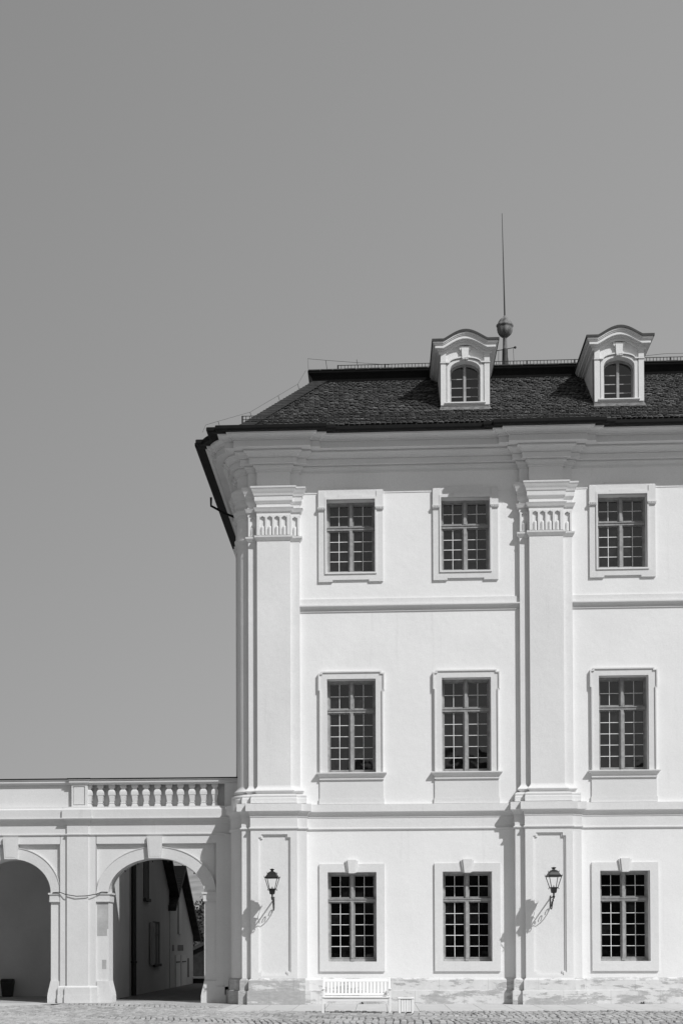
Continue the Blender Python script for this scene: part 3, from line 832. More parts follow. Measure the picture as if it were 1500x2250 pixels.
for k, (xr, xl, st, pc) in enumerate(piers):
    b = MB()
    if k == 0:
        b.box(-4.89, -4.55, YJ, YBK, 0, SPR); b.box(-4.55, AX1, YST, YBK, 0, 4.76)
        b.box(-4.30, AX1, YP, YST+0.001, 0, 4.76)
        flare(b, -4.89, -1, -4.55, YJ-0.055, YBK+0.02)
        b.box(-4.55, AX1, YST-0.06, YST, 0, 0.455); b.box(-4.55, AX1, YST-0.075, YST-0.06, 0, 0.225)
    else:
        hp_, hs = 0.305, 0.51
        b.box(xl, pc-hs, YJ, YBK, 0, SPR); b.box(pc+hs, xr, YJ, YBK, 0, SPR)
        b.box(pc-hs, pc+hs, YST, YBK, 0, 4.76)
        b.box(pc-hp_, pc+hp_, YP, YST, 0, 4.76)
        flare(b, xr, 1, pc+hs+0.02, YJ-0.055, YBK+0.02); flare(b, xl, -1, pc-hs-0.02, YJ-0.055, YBK+0.02)
        for w_, y_, e in ((hs, YST, 0), (hp_, YP, 0)):
            b.box(pc-w_-0.055, pc+w_+0.055, y_-0.06, y_+0.02, 0, 0.44); b.prism_x([(y_-0.06, 0.44), (y_+0.02, 0.44), (y_+0.02, 0.485), (y_-0.01, 0.48)], pc-w_-0.04, pc+w_+0.04)
            b.box(pc-w_-0.065, pc+w_+0.065, y_-0.072, y_, 0, 0.225)
    pr_ = apart(b, 'pier', M['arc'])
    # imposts
    b = MB()
    segs = [(-4.89, -4.55, -1)] if k == 0 else [(xl, pc-0.51, -1), (pc+0.51, xr, 1)]
    for xa, xb, sgn in segs:
        ex0, ex1 = (xa-0.065, xb) if sgn < 0 else (xa, xb+0.065)
        e2, e3 = (xa-0.03, xb) if sgn < 0 else (xa, xb+0.03)
        b.box(ex0, ex1, YJ-0.075, YBK+0.03, 3.075, 3.125); b.box(e2, e3, YJ-0.045, YBK+0.02, 2.90, 3.075); b.box(e2, e3, YJ-0.06, YBK+0.025, 2.865, 2.90)
    apart(b, 'impost', M['arct'], pr_)
# entablature and parapet mouldings
def apath(d):
    pts = [(AX1, YST-d)]
    for pc in (-8.48, -12.475):
        pts += [(pc+0.305+d, YST-d), (pc+0.305+d, YP-d), (pc-0.305-d, YP-d), (pc-0.305-d, YST-d)]
    return pts + [(AX0, YST-d)]
b = MB(); b.sweep(apath, [(0, 4.745), (0.03, 4.75), (0.04, 4.77), (0.04, 4.79), (0, 4.80), (0, 5.05), (0.02, 5.06), (0.025, 5.085), (0.03, 5.10), (0.045, 5.15), (0.075, 5.19), (0.12, 5.21), (0.145, 5.215), (0.145, 5.24), (0.12, 5.245), (0.12, 5.47), (0.075, 5.51), (0.06, 5.515), (0.055, 5.56), (-0.15, 5.57)])
apart(b, 'entablature', M['arce'])
def cpath(d):
    pts = [(AX1, 0.90-d)]
    for pc in (-8.435, -12.43):
        pts += [(pc+0.225+d, 0.90-d), (pc+0.225+d, 0.83-d), (pc-0.225-d, 0.83-d), (pc-0.225-d, 0.90-d)]
    return pts + [(AX0, 0.90-d)]
b = MB(); b.sweep(cpath, [(-0.2, 6.20), (0.02, 6.20), (0.035, 6.225), (0.06, 6.245), (0.065, 6.25), (0.065, 6.285), (0.045, 6.29), (0.06, 6.31), (0.085, 6.335), (0.09, 6.34), (-0.3, 6.345)])
apart(b, 'coping', M['arct'])
b = MB(); b.sweep(cpath, [(0.08, 6.343), (0.105, 6.345), (0.105, 6.372), (-0.6, 6.40)])
apart(b, 'coping_flashing', M['gut'])
for pc in (-8.435, -12.43):
    b = MB(); b.relief([pc-0.226, pc-0.225, pc+0.225, pc+0.226, pc-0.195, pc+0.16, pc-0.165, pc+0.13], [5.56, 6.20, 5.61, 6.15, 5.635, 6.125],
             lambda x, z: (1.0,) if not (abs(x-pc) < 0.225 and 5.56 < z < 6.20) else (0.845 if (pc-0.165 < x < pc+0.13 and 5.635 < z < 6.125) else (0.865 if (pc-0.195 < x < pc+0.16 and 5.61 < z < 6.15) else 0.83)), 1.0)
    apart(b, 'pedestal', M['arc'])
b = MB()
for k in range(1): b.box(-4.30, AX1, 0.86, 1.15, 5.56, 6.20)
apart(b, 'end_pedestal', M['arc'])
bal0 = None
for k in range(12):
    x = -8.19+0.3275*k
    if bal0 is None:
        b = MB()
        b.loft_sq(0, 0, [(0.062, 0.075, -0.645), (0.085, 0.08, -0.645+0.0), (0.083, 0.08, -0.58), (0.068, 0.072, -0.572), (0.062, 0.07, -0.535), (0.062, 0.07, -0.532), (0.082, 0.08, -0.525), (0.078, 0.08, -0.512), (0.052, 0.062, -0.505),
                         (0.078, 0.075, -0.33), (0.078, 0.075, -0.318), (0.096, 0.085, -0.30), (0.10, 0.088, -0.285), (0.10, 0.088, -0.22), (0.088, 0.08, -0.175), (0.06, 0.06, -0.145), (0.048, 0.055, -0.135), (0.05, 0.055, -0.125),
                         (0.088, 0.08, -0.07), (0.092, 0.082, -0.06), (0.092, 0.082, 0.0)])
        bal0 = b.build('baluster', M['arct'], arcade); o = bal0
    else:
        o = bal0.copy(); C.objects.link(o); o.parent = arcade
    o.location = (x+8, 1.035-1, 6.20)
# keystones
for c in (-6.28, -10.40, -14.55):
    b = MB(); b.prism_y([(c-0.172, 4.085), (c+0.172, 4.085), (c+0.222, 4.71), (c-0.222, 4.71)], YST-0.09, YSP)
    b.prism_y([(c-0.135, 4.13), (c+0.135, 4.13), (c+0.18, 4.66), (c-0.18, 4.66)], YST-0.096, YST-0.0899)
    apart(b, 'keystone', M['arct'])
# bare stone patches on the pier
b = MB()
b.relief([-7.945, -7.62, -7.80, -7.66], [1.90, 2.84, 2.1, 2.35, 2.6], lambda x, z: None if (x > -7.66 and z < 2.1) else (YJ-0.004), YJ)
apart(b, 'bare_stone_patch', M['patch']); b = MB(); b.box(-7.80, -7.68, YJ-0.004, YJ, 0.96, 1.22)
apart(b, 'bare_stone_patch', M['patch'])
# covered room behind the left arches
b = MB()
b.quad((AX0, 6.3, 0), (-7.95, 6.3, 0), (-7.95, 6.3, 5.0), (AX0, 6.3, 5.0))
b.quad((-7.95, YBK, 0), (-7.95, 6.3, 0), (-7.95, 6.3, 5.0), (-7.95, YBK, 5.0))
b.quad((AX0, YBK, 4.8), (-7.95, YBK, 4.8), (-7.95, 6.3, 4.8), (AX0, 6.3, 4.8))
b.quad((AX0, YBK, 5.02), (-7.93, YBK, 5.02), (-7.93, 6.32, 5.02), (AX0, 6.32, 5.02))
b.quad((AX0, YBK, 0), (AX0, 6.3, 0), (AX0, 6.3, 5.0), (AX0, YBK, 5.0))
b.box(AX0, -7.96, 6.27, 6.299, 0, 0.33); b.box(AX0, -7.96, 6.262, 6.27, 0.31, 0.33)
apart(b, 'passage_wall', M['passage'])

# cable slung across the front of the pier
b = MB()
cpt = [(-9.20, 0.83, 3.13), (-9.0, 0.82, 3.14), (-8.8, 0.75, 3.07), (-8.5, 0.73, 3.02), (-8.2, 0.74, 3.03), (-7.95, 0.78, 3.08), (-7.8, 0.83, 3.14), (-7.62, 0.83, 3.135)]
b.tube(cpt, 0.012, 6)
tag(b.build('cable', M['iron']), 'thin cable slung across the front of the arcade pier at impost height', 'cable')
# festoon of small lamps under the arch
fest = thing('festoon_lights', 'string of small bulbs along the underside of the open arch', 'string lights', (-6.25, 1.2, 4.0))
b = MB(); pts = []
for k in range(2, 27):
    t = PI*k/28; pts.append((-6.25-1.33*math.cos(t)+6.25, 0, SPR+0.945*math.sin(t)-0.004*(k % 2)*3-4.0))
b.tube(pts, 0.004, 5); b.build('wire', M['iron'], fest)
b0 = MB(); b0.lathe(0, 0, [(0.010, 0.0), (0.014, -0.015), (0.022, -0.035), (0.016, -0.05), (0.004, -0.058)], 8); bulb = None
for k in range(5, 22, 3):
    if bulb is None: bulb = b0.build('bulb', M['iron'], fest); o = bulb
    else: o = bulb.copy(); C.objects.link(o); o.parent = fest
    o.location = pts[k]

# ------------------------------------------------------------------ wall lanterns
def lantern(x, label, rot=10):
    L = thing('wall_lantern', label, 'lantern', (x, -0.387, 2.55), 'lanterns on the ground-floor pilasters')
    def lp(b, name, mat, parent=L, **k):
        b.v = [(px-x, py+0.387, pz-2.55) for px, py, pz in b.v]; return b.build(name, mat, parent, **k)
    yl = -1.10
    b = MB()
    b.tube([(x, -0.39, 2.88), (x, yl+0.0, 2.88)], 0.019, 6)
    def scroll(cy_, cz, r0, a0, a1, n=14, shrink=0.55):
        return [(x, cy_+(r0*(1-shrink*k/n))*math.cos(a0+(a1-a0)*k/n), cz+(r0*(1-shrink*k/n))*math.sin(a0+(a1-a0)*k/n)) for k in range(n+1)]
    b.tube([(x, -0.392, 2.66), (x, -0.42, 2.60), (x, -0.48, 2.57), (x, -0.58, 2.565), (x, -0.68, 2.60), (x, -0.78, 2.665), (x, -0.88, 2.75), (x, -0.96, 2.82), (x, -1.03, 2.865)], 0.012, 6)
    b.tube(scroll(-0.50, 2.645, 0.075, -PI/2, PI*1.1), 0.012, 6)
    b.tube(scroll(-0.69, 2.715, 0.075, -PI*0.4, PI*1.1), 0.012, 6)
    b.tube(scroll(-0.85, 2.80, 0.05, -PI*0.35, PI*1.1), 0.010, 6)
    b.tube(scroll(-1.03, 2.80, 0.045, PI*0.5, -PI*1.0), 0.010, 6)
    b.box(x-0.011, x+0.011, -0.397, -0.386, 2.60, 2.94)
    b.tube([(x, yl, 2.83), (x, yl, 2.99)], 0.022, 8)
    b.lathe(x, yl, [(0.015, 2.86), (0.035, 2.875), (0.035, 2.90), (0.015, 2.915)], 10)
    lp(b, 'bracket', M['iron'])
    n = 4; PH = R(45+rot)
    def hexa(r, z): return [(x+r*1.2*math.cos(PH+k*2*PI/n), yl+r*1.2*math.sin(PH+k*2*PI/n), z) for k in range(n)]
    def loft(b, secs):
        vs = [p for r, z in secs for p in hexa(r, z)]
        b.add(vs, [(i*n+k, i*n+(k+1) % n, (i+1)*n+(k+1) % n, (i+1)*n+k) for i in range(len(secs)-1) for k in range(n)] + [tuple(range(n)), tuple((len(secs)-1)*n+k for k in range(n))])
    b = MB(); loft(b, [(0.03, 2.975), (0.065, 2.985), (0.075, 3.02), (0.085, 3.09), (0.10, 3.115), (0.115, 3.12), (0.115, 3.135)])
    for k in range(n):
        a = PH+k*2*PI/n; b.tube([(x+0.13*math.cos(a), yl+0.13*math.sin(a), 3.125), (x+0.155*math.cos(a), yl+0.155*math.sin(a), 3.085)], 0.008, 5, 0.012)
    lp(b, 'lantern_cup', M['iron'])
    b = MB(); loft(b, [(0.20, 3.405), (0.21, 3.44), (0.175, 3.465), (0.135, 3.525), (0.13, 3.545), (0.085, 3.58), (0.04, 3.60), (0.03, 3.615), (0.06, 3.645), (0.068, 3.655), (0.01, 3.672)])
    for k in range(n):
        a = PH+k*2*PI/n
        for r, z, h in ((0.246, 3.435, 0.045), (0.15, 3.54, 0.04)):
            b.tube([(x+r*math.cos(a), yl+r*math.sin(a), z-0.01), (x+(r+0.014)*math.cos(a), yl+(r+0.014)*math.sin(a), z), (x+(r+0.012)*math.cos(a), yl+(r+0.012)*math.sin(a), z+h)], 0.009, 5, 0.005)
    lp(b, 'lantern_roof', M['iron'])
    b = MB()
    for k in range(n):
        a = PH+k*2*PI/n
        b.tube([(x+0.125*math.cos(a), yl+0.125*math.sin(a), 3.13), (x+0.235*math.cos(a), yl+0.235*math.sin(a), 3.42)], 0.0105, 5)
    lp(b, 'glazing_frame', M['iron'])
    b = MB(); b.lathe(x, yl, [(0.012, 3.13), (0.014, 3.16), (0.006, 3.19)], 8); lp(b, 'burner', M['iron'])
    return L
lantern(CL, 'black wall lantern on the corner pilaster, nearer the arcade', -6)
lantern(CR+0.04, 'black wall lantern on the pilaster between the second and third windows')

# ------------------------------------------------------------------ bench and slatted box
BX0, BX1, BY = -1.32, 0.30, -5.80
bench = thing('garden_bench', 'white slatted wooden garden bench standing before the palace wall', 'bench', ((BX0+BX1)/2, BY, 0))
def bp(b, name, mat=None, **k):
    cx = (BX0+BX1)/2; b.v = [(x-cx, y-BY, z) for x, y, z in b.v]; return b.build(name, mat or M['white'], bench, bevel=0.004, **k)
for x in (BX0, BX1-0.055):
    b = MB(); b.box(x, x+0.055, BY, BY+0.055, 0, 0.565); bp(b, 'leg')
    b = MB(); yb = BY+0.52
    b.prism_x([(yb, 0), (yb+0.055, 0), (yb+0.06, 0.40), (yb+0.16, 0.835), (yb+0.10, 0.835), (yb, 0.40)], x+0.002, x+0.053); bp(b, 'leg')
    b = MB(); b.box(x-0.008, x+0.063, BY-0.02, BY+0.57, 0.565, 0.59); bp(b, 'armrest')
b = MB()
for k in range(6): b.box(BX0+0.02, BX1-0.02, BY-0.015+k*0.085, BY+0.06+k*0.085, 0.375, 0.397)
bp(b, 'seat')
b = MB(); b.box(BX0+0.055, BX1-0.055, BY+0.012, BY+0.04, 0.285, 0.365)
for sg, x in ((1, BX0+0.055), (-1, BX1-0.055)):
    b.prism_y([(x, 0.285), (x+sg*0.10, 0.285), (x+sg*0.03, 0.25), (x, 0.215)], BY+0.014, BY+0.038)
bp(b, 'apron')
def back_y(z): return BY+0.52+max(0, (z-0.40)*0.235)
b = MB()
b.prism_x([(back_y(.735)+.005, 0.735), (back_y(.735)+.04, 0.735), (back_y(.80)+.04, 0.80), (back_y(.80)+.005, 0.80)], BX0+0.055, BX1-0.055)
b.prism_x([(back_y(.42)+.005, 0.42), (back_y(.42)+.04, 0.42), (back_y(.46)+.04, 0.46), (back_y(.46)+.005, 0.46)], BX0+0.055, BX1-0.055)
bp(b, 'back_rail')
b = MB(); ns = 17
for k in range(ns):
    x = BX0+0.055+(BX1-BX0-0.11)*(k+0.85)/(ns+0.7)
    b.prism_x([(back_y(.46)+.012, 0.455), (back_y(.46)+.032, 0.455), (back_y(.735)+.032, 0.74), (back_y(.735)+.012, 0.74)], x-0.022, x+0.022)
bp(b, 'backrest_slats')

QX0, QX1, QY0, QY1 = 0.472, 0.832, -5.82, -5.46
box_ = thing('slatted_litter_box', 'low white slatted wooden box beside the bench', 'litter box', ((QX0+QX1)/2, (QY0+QY1)/2, 0))
def qp(b, name, mat=None):
    cx, cyy = (QX0+QX1)/2, (QY0+QY1)/2; b.v = [(x-cx, y-cyy, z) for x, y, z in b.v]; return b.build(name, mat or M['white'], box_, bevel=0.003)
for x in (QX0, QX1-0.055):
    for y in (QY0, QY1-0.055):
        b = MB(); b.box(x, x+0.055, y, y+0.055, 0, 0.345); qp(b, 'corner_post')
b = MB()
for k in range(4):
    w_ = 0.056; x = QX0+0.0635+k*0.0605
    for y in (QY0+0.012, QY1-0.03): b.box(x, x+w_, y, y+0.018, 0.045, 0.345)
    y = QY0+0.0635+k*0.0605
    for x in (QX0+0.012, QX1-0.03): b.box(x, x+0.018, y, y+w_, 0.045, 0.345)
qp(b, 'slat_panel')
b = MB()
for s_ in (0, 1):
    y = QY0-0.012 if s_ == 0 else QY1-0.063
    b.box(QX0-0.012, QX1+0.012, y, y+0.075, 0.347, 0.375)
    x = QX0-0.012 if s_ == 0 else QX1-0.063
    b.box(x, x+0.075, QY0+0.064, QY1-0.064, 0.349, 0.373)
qp(b, 'rim')
b = MB(); b.box(QX0+0.035, QX1-0.035, QY0+0.035, QY1-0.035, 0.05, 0.345); qp(b, 'liner', M['iron'])

# ------------------------------------------------------------------ waste bin in the passage
wb = thing('waste_bin', 'dark plastic hooded waste bin against the passage wall, seen through the left arch', 'waste bin', (-11.82, 6.0, 0))
b = MB(); b.loft_sq(0, 0, [(0.135, 0.13, 0.0), (0.145, 0.14, 0.02), (0.185, 0.17, 0.42), (0.195, 0.18, 0.425), (0.195, 0.18, 0.45)]); b.build('bin_body', M['plastic'], wb, bevel=0.012)
b = MB(); b.prism_x([(-0.185, 0.452), (0.185, 0.452), (0.185, 0.50), (0.10, 0.57), (-0.02, 0.575), (-0.14, 0.53), (-0.185, 0.48)], -0.197, 0.197); b.build('hood', M['plastic'], wb, bevel=0.01)
b = MB(); b.prism_x([(-0.186, 0.478), (-0.15, 0.52), (-0.13, 0.52), (-0.17, 0.474)], -0.14, 0.14); b.build('flap', M['iron'], wb)

# ------------------------------------------------------------------ ground
def sheet(name, x0, x1, y0, y1, z, mat):
    b = MB(); b.quad((x0, y0, z), (x1, y0, z), (x1, y1, z), (x0, y1, z))
    return tag(b.build(name, mat), kind='structure')
# one terrain sheet, falling away behind the lane and rising to hills on the horizon
b = MB()
gx = [-600, -300, -150, -80, -50, -35, -26, -20, -16, -12, -8, -4, 0, 4, 8, 12, 18, 30, 60, 150, 300, 600]
gyv = [-1200, -600, -300, -160, -120, -95, -88, -80, -60, -40, -25, -14, -6, 0, 10, 20, 23.5, 24.5, 28, 34, 45, 60, 75, 95, 120, 160, 260, 500, 1200]
def terr(x, y):
    if y > 23.5:
        h = -3.2*min(1, (y-23.5)/9)
        if y > 40: h += min(1, (y-40)/130.0)*26*(0.8+0.3*math.sin(x*0.021+1.0))
        return h-0.055
    if y < -80: return 1.0*min(1, (-80-y)/10)-0.055
    return -0.055
vs_ = [(x, y, terr(x, y)) for y in gyv for x in gx]
nx = len(gx)
b.add(vs_, [(j*nx+i, j*nx+i+1, (j+1)*nx+i+1, (j+1)*nx+i) for j in range(len(gyv)-1) for i in range(nx-1)])
tag(b.build('ground', M['field']), kind='structure')
b = MB()
b.box(-3.95, XEND, -4.5, 0.15, -0.1, 0.0)
tag(b.build('pavement', M['paving']), kind='structure')
b = MB(); b.add([(-3.95, -4.5, 0.0), (-3.95, 0.2, 0.0), (-4.9, 1.3, -0.001), (-6.0, 0.9, -0.004), (-5.4, -1.2, -0.004), (-5.0, -3.0, -0.003), (-4.4, -4.2, -0.002)], [(0, 1, 2, 3, 4, 5, 6)])
tag(b.build('worn_path', M['ground']), kind='structure')
b = MB(); b.add([(-17, 0.9, -0.002), (-9.2, 0.75, -0.002), (-8.9, 0.4, -0.002), (-9.3, -0.6, -0.002), (-10.3, -1.6, -0.002), (-11.5, -2.2, -0.002), (-17, -2.6, -0.002)], [(0, 1, 2, 3, 4, 5, 6)])
tag(b.build('passage_paving', M['paving']), kind='structure')
sheet('yard_surface', -7.95, -3.9, 0.45, 2.6, -0.003, M['ground'])
sheet('passage_floor', -17, -7.95, 0.45, 6.3, -0.0035, M['ground'])
sheet('lane', -7.95, -3.85, 2.6, 23.4, -0.002, M['lane'])  # darker sheet than the yard, holding the lane's shade in its colour
# cobbles: one stone at a time
b = MB(); sh = []
random.seed(11)
y = -4.50; r_ = 0
def in_paved(x, y):
    if x > -3.95 and y > -4.5: return True
    if x > -5.6 and y > -1.2+(-3.95-x)*0.1 - 3.3*(1-(x+5.6)/1.65)*0 and y > -4.4 + ( -3.95-x)*2.2: return True
    if x < -8.9 and y > -2.4+(x+11.5)*0.75*(1 if x > -11.5 else 0): return True
    return False
def wob(x, y): return 0.10*math.sin(y*0.9+x*0.35)+0.05*math.sin(y*2.1+x*1.3+1.0)
x = -15.0
while x < 10.5:
    wd = random.uniform(0.115, 0.165)
    y = (0.5 if x < -4 else -4.47) - random.uniform(0, 0.1)
    while y > -12.5:
        ln = random.uniform(0.13, 0.24)
        yy = y; xx = x+wob(x, y)
        if (yy < -4.47) or (xx+wd < -3.97 and not in_paved(xx, yy)):
            gpx, gpy = 0.012, 0.012
            j = lambda s_=0.009: random.uniform(-s_, s_)
            h = 0.010+random.uniform(-0.012, 0.014)+0.012*math.sin(yy*3.1+x*2.0)*math.sin(x*1.7+yy)
            if x < -3: h *= 0.7
            lo = -0.031
            xe = x+wd
            a = [(x+wob(x, yy-ln)+gpx+j(), yy-ln+gpy+j()), (xe+wob(xe, yy-ln)-gpx+j(), yy-ln+gpy+j()), (xe+wob(xe, yy)-gpx+j(), yy-gpy+j()), (x+wob(x, yy)+gpx+j(), yy-gpy+j())]
            cxm = sum(p[0] for p in a)/4; cym = sum(p[1] for p in a)/4
            tl = [(0.74*(p[0]-cxm)+cxm, 0.74*(p[1]-cym)+cym, h+random.uniform(-0.005, 0.005)) for p in a]
            b.add([(p[0], p[1], lo) for p in a]+[(0.97*(p[0]-cxm)+cxm, 0.97*(p[1]-cym)+cym, h-0.013) for p in a]+tl, [(8, 9, 10, 11)]+[(k, (k+1) % 4, 4+(k+1) % 4, 4+k) for k in range(4)]+[(4+k, 4+(k+1) % 4, 8+(k+1) % 4, 8+k) for k in range(4)])
            v = random.uniform(0.25, 0.45); sh += [v]*9
        y -= ln
    x += wd
tag(b.build('cobblestones', M['cobble'], shades=sh, smooth=False), kind='structure')
b = MB(); b.quad((-15, -14, -0.032), (11, -14, -0.032), (11, 0.6, -0.032), (-15, 0.6, -0.032)); tag(b.build('cobble_bedding', M['earth']), kind='structure')

# weeds in the cracks
def weed(x, y, s, label):
    b = MB()
    for k in range(14):
        a = random.uniform(0, 2*PI); l = s*random.uniform(0.5, 1); wd = l*0.16
        dx, dy = math.cos(a), math.sin(a); up_ = random.uniform(0.4, 1.1)
        p0 = Vector((0, 0, 0)); p1 = Vector((dx*l*0.5, dy*l*0.5, l*up_*0.7)); p2 = Vector((dx*l, dy*l, l*up_*0.75))
        sd_ = Vector((-dy, dx, 0))*wd
        b.add([p0, p1+sd_, p2, p1-sd_], [(0, 1, 2, 3)])
    o = b.build('weed', M['hedge'], loc=(x, y, 0.0)); tag(o, label, 'weed', 'weeds at the foot of the wall')
weed(7.15, -0.14, 0.10, 'small dark weed at the foot of the plinth beneath the rightmost window')
weed(-0.42, -0.14, 0.09, 'small weed at the foot of the plinth, seen under the bench')
weed(-9.01, 0.52, 0.05, 'tiny weed at the foot of the arcade pier')

# ------------------------------------------------------------------ the lane behind the arch: old houses
def house(name, label, ya, yb, yap, zeave, zap, xw, xb, mat, ov, loc, zmin=2.0):
    H = thing(name, label, 'house', loc)
    def hp(b, nm, mt, parent=None, **k):
        b.v = [(x-loc[0], y-loc[1], z-loc[2]) for x, y, z in b.v]; return b.build(nm, mt, parent or H, **k)
    sl = (zap-zeave)/(yb-yap)
    zl = zap-sl*(yap-ya)
    zl = max(zl, zmin); sll = (zap-zl)/(yap-ya)
    b = MB(); b.prism_x([(ya, -0.2), (yb, -0.2), (yb, zeave), (yap, zap), (ya, zl)], xb, xw); hp(b, 'wall', mat)
    b = MB(); t = 0.16
    yo = yb+0.45
    b.prism_x([(yap, zap+0.02), (yo, zeave-sl*(yo-yb)+0.02), (yo, zeave-sl*(yo-yb)+t), (yap, zap+0.02+t*1.35)], xb-0.3, xw+ov)
    yl_ = ya-0.4; zl_ = zl-sll*0.4
    b.prism_x([(yap, zap+0.02), (yap, zap+0.02+t*1.35), (yl_, zl_+t), (yl_, zl_+0.02)], xb-0.3, xw+ov)
    rf = hp(b, 'roof', M['darkwood'])
    # tile courses across both slopes
    b = MB(); n = 16
    for k in range(n):
        for (y0, z0, y1, z1) in ((yo, zeave-sl*(yo-yb), yap, zap), (yl_, zl_, yap, zap)):
            u0, u1 = k/n, (k+1.3)/n
            u1 = min(u1, 1)
            b.add([(xb-0.3, y0+(y1-y0)*u0, z0+(z1-z0)*u0+t+0.06), (xw+ov-0.02, y0+(y1-y0)*u0, z0+(z1-z0)*u0+t+0.06), (xw+ov-0.02, y0+(y1-y0)*u1, z0+(z1-z0)*u1+t+0.03), (xb-0.3, y0+(y1-y0)*u1, z0+(z1-z0)*u1+t+0.03),
                   (xb-0.3, y0+(y1-y0)*u0, z0+(z1-z0)*u0+t), (xw+ov-0.02, y0+(y1-y0)*u0, z0+(z1-z0)*u0+t)], [(0, 1, 2, 3), (0, 4, 5, 1)])
    hp(b, 'roof_tiles', M['hiptile'], rf, normals=False)
    return H, hp
XW = -8.0
H1, hp1 = house('gabled_house', 'tall shaded house with a dark drainpipe and shuttered window, seen through the arch', 6.36, 15.6, 10.6, 3.75, 6.75, XW, -16, M['house'], 0.35, (XW, 11, 0), 5.5)
b = MB(); b.tube([(XW+0.09, 6.95, 5.4), (XW+0.09, 6.95, 0.0)], 0.08, 10); b.lathe(XW+0.09, 6.95, [(0.085, 1.05), (0.105, 1.06), (0.105, 1.12), (0.085, 1.13)], 10); hp1(b, 'drainpipe', M['iron'])
def side_window(hp, y0, y1, z0, z1, shutter=True, name='window'):
    b = MB(); b.box(XW-0.02, XW+0.012, y0, y1, z0, z1); wi = hp(b, name, M['gut'])
    b = MB()
    for (a, c2, d_, e_) in ((y0-0.07, y0, z0-0.07, z1+0.07), (y1, y1+0.07, z0-0.07, z1+0.07)): b.box(XW, XW+0.03, a, c2, d_, e_)
    b.box(XW, XW+0.028, y0, y1, z1, z1+0.07); b.box(XW, XW+0.10, y0-0.12, y1+0.12, z0-0.10, z0)
    b.box(XW+0.011, XW+0.02, (y0+y1)/2-0.03, (y0+y1)/2+0.03, z0, z1); b.box(XW+0.011, XW+0.02, y0, y1, z0+(z1-z0)*0.7, z0+(z1-z0)*0.7+0.05)
    hp(b, 'frame', M['darkwood'], wi)
    if shutter:
        b = MB(); b.box(XW+0.03, XW+0.07, y0-0.95, y0-0.08, z0-0.03, z1+0.03)
        for k in range(18): zz = z0+0.05+(z1-z0-0.1)*k/18; b.box(XW+0.07, XW+0.085, y0-0.87, y0-0.16, zz, zz+0.04)
        hp(b, 'shutter', M['house2'], wi)
side_window(hp1, 11.6, 12.9, 0.97, 2.42)
side_window(hp1, 9.5, 10.4, 3.25, 4.75, False)
H2, hp2 = house('gabled_barn', 'lower gabled barn with double doors at the end of the lane, behind the drainpipe house', 15.75, 22.8, 18.3, 2.05, 4.62, XW, -15, M['house2'], 0.30, (XW, 19, 0))
b = MB(); b.box(XW, XW+0.03, 17.2, 20.3, -0.1, 1.25); dr = hp2(b, 'double_door', M['house'])
b = MB(); b.box(XW+0.03, XW+0.04, 18.70, 18.76, 0, 1.25)
for z in (0.95,): b.box(XW+0.03, XW+0.05, 17.3, 18.4, z, z+0.05); b.box(XW+0.03, XW+0.05, 19.1, 20.2, z, z+0.05)
hp2(b, 'hinge', M['gut'], dr)
b = MB(); b.box(XW, XW+0.012, 18.0, 19.6, 1.42, 1.66); hp2(b, 'window', M['gut'])
b = MB(); b.box(XW, XW+0.012, 16.4, 16.9, 1.42, 1.66); hp2(b, 'window', M['gut'])
b = MB(); b.box(XW, XW+0.012, 21.0, 21.4, 0.3, 1.1); hp2(b, 'window', M['gut'])
b = MB(); b.box(XW, XW+0.05, 18.0, 18.8, 2.1, 3.4); hp2(b, 'hatch', M['house'])

# parapet at the end of the lane, shed and trees on the slope behind
b = MB(); b.box(-10.0, 30, 22.9, 23.3, -0.3, 0.20)
gw = tag(b.build('parapet_wall', M['darkwood']), 'low dark parapet wall with a pale coping across the end of the lane', 'wall')
b = MB(); b.box(-10.0, 30, 22.8, 23.4, 0.20, 0.27); b.build('coping', M['white'], gw)
shd = thing('timber_shed', 'dark board shed with a gabled roof on the slope beyond the lane', 'shed', (-10.0, 41, -3.2))
b = MB(); b.prism_y([(-3.2, 0), (3.2, 0), (3.2, 3.2), (0.6, 5.0), (-3.2, 3.3)], 0, 5); o = b.build('wall', M['shed'], shd)
b = MB(); b.prism_y([(-3.6, 3.0), (0.6, 5.0), (3.6, 2.9), (3.6, 3.05), (0.6, 5.2), (-3.6, 3.15)], -0.3, 5.3); b.build('roof', M['darkwood'], shd)
b = MB()
for k in range(32): b.box(-3.18+k*0.2, -3.16+k*0.2+0.02, -0.03, 0, 0, 3.1)
b.build('battens', M['darkwood'], shd)

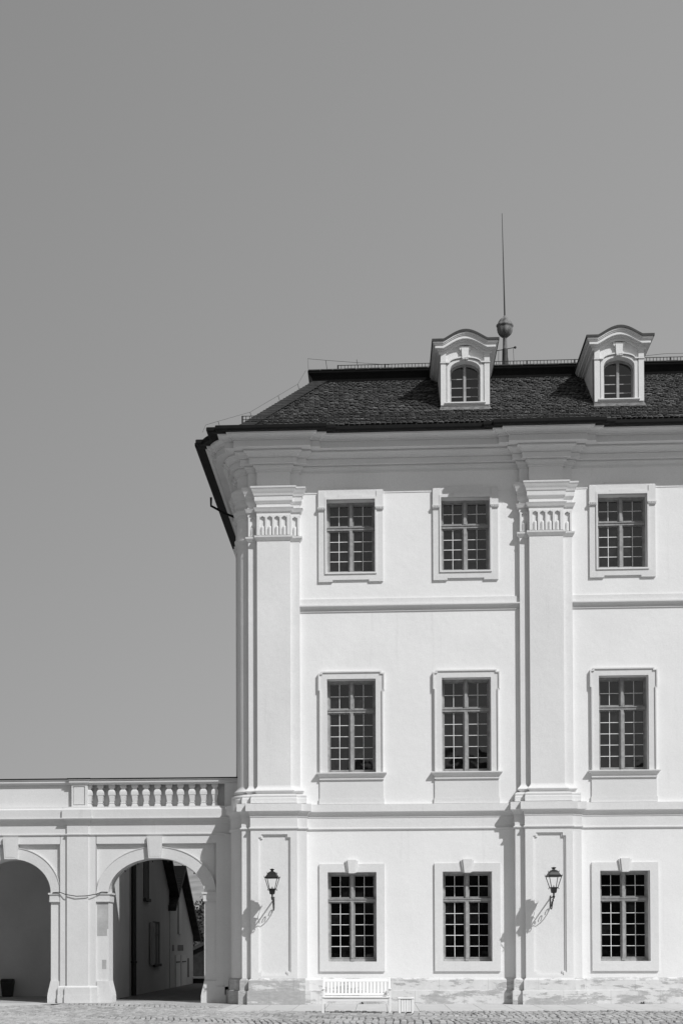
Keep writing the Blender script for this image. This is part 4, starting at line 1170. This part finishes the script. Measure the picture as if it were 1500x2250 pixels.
def tree(x, y, z, h, r, seed, label):
    rnd = random.Random(seed)
    T = thing('broadleaf_tree', label, 'tree', (x, y, z), 'trees on the slope beyond the lane')
    b = MB(); b.tube([(0, 0, 0), (0.1, 0, h*0.3), (-0.05, 0.1, h*0.6), (0, 0, h*0.85)], 0.028*h, 8, 0.006*h)
    for k in range(9):
        a = rnd.uniform(0, 2*PI); z0 = h*rnd.uniform(0.3, 0.6); l = r*rnd.uniform(0.5, 0.9)
        b.tube([(0, 0, z0), (math.cos(a)*l*0.5, math.sin(a)*l*0.5, z0+l*0.45), (math.cos(a)*l, math.sin(a)*l, z0+l*0.7)], 0.010*h, 5, 0.003*h)
    b.build('trunk', M['bark'], T)
    b = MB()
    cl = []
    for k in range(64):
        u = rnd.uniform(-1, 1); a = rnd.uniform(0, 2*PI); q = math.sqrt(1-u*u)*rnd.uniform(0.5, 1)
        cl.append((math.cos(a)*q*r, math.sin(a)*q*r, h*0.62+u*h*0.36, r*rnd.uniform(0.18, 0.34)))
    for (cx, cyy, cz, cr) in cl:
        for j in range(80):
            d_ = Vector((rnd.gauss(0, 1), rnd.gauss(0, 1), rnd.gauss(0, 1))).normalized()*cr*rnd.uniform(0.6, 1.05)
            p = Vector((cx, cyy, cz))+d_; s_ = 0.14*rnd.uniform(0.6, 1.3)*(r/2.4)
            n1 = Vector((rnd.gauss(0, 1), rnd.gauss(0, 1), rnd.gauss(0, 1))).normalized(); n2 = n1.orthogonal().normalized()
            b.add([p-n1*s_, p-n2*s_*0.6, p+n1*s_, p+n2*s_*0.6], [(0, 1, 2, 3)])
    b.build('crown', M['hedge'], T, normals=False)
tree(-13.2, 56, -1.75, 6.6, 2.5, 1, 'bushy tree rising highest beyond the shed, at the right edge of the arch')
tree(-15.6, 60, -1.6, 5.9, 2.6, 2, 'bushy tree beyond the barn roof, left of the highest tree')
tree(-12.2, 49, -3.1, 5.6, 2.2, 3, 'lower bushy tree directly behind the shed roof')
tree(-14.2, 52, -3.0, 5.6, 2.3, 4, 'lower bushy tree beside the barn eaves')
tree(-10.4, 58, -1.4, 6.6, 2.6, 5, 'bushy tree mostly hidden by the right pier of the arch')

# wooded rise across the square, behind the camera: it shows in the window panes
b = MB(); rnd = random.Random(5)
n = 220; pts = []
for i in range(n+1):
    x = -160+320*i/n
    h = 15.5+2.2*math.sin(x*0.05+0.6)+1.6*math.sin(x*0.19+1)+rnd.uniform(-0.9, 0.9)
    pts.append((x, h))
rowsv = []
for (yy, k) in ((-84, 0.0), (-87, 0.55), (-90, 1.0), (-104, 0.9), (-125, 0.0)):
    rowsv.append([(x, yy, h*k-0.1) for x, h in pts])
b.add([p for r_ in rowsv for p in r_], [(j*(n+1)+i, j*(n+1)+i+1, (j+1)*(n+1)+i+1, (j+1)*(n+1)+i) for j in range(4) for i in range(n)])
tag(b.build('wooded_hill', M['hedge']), kind='structure')
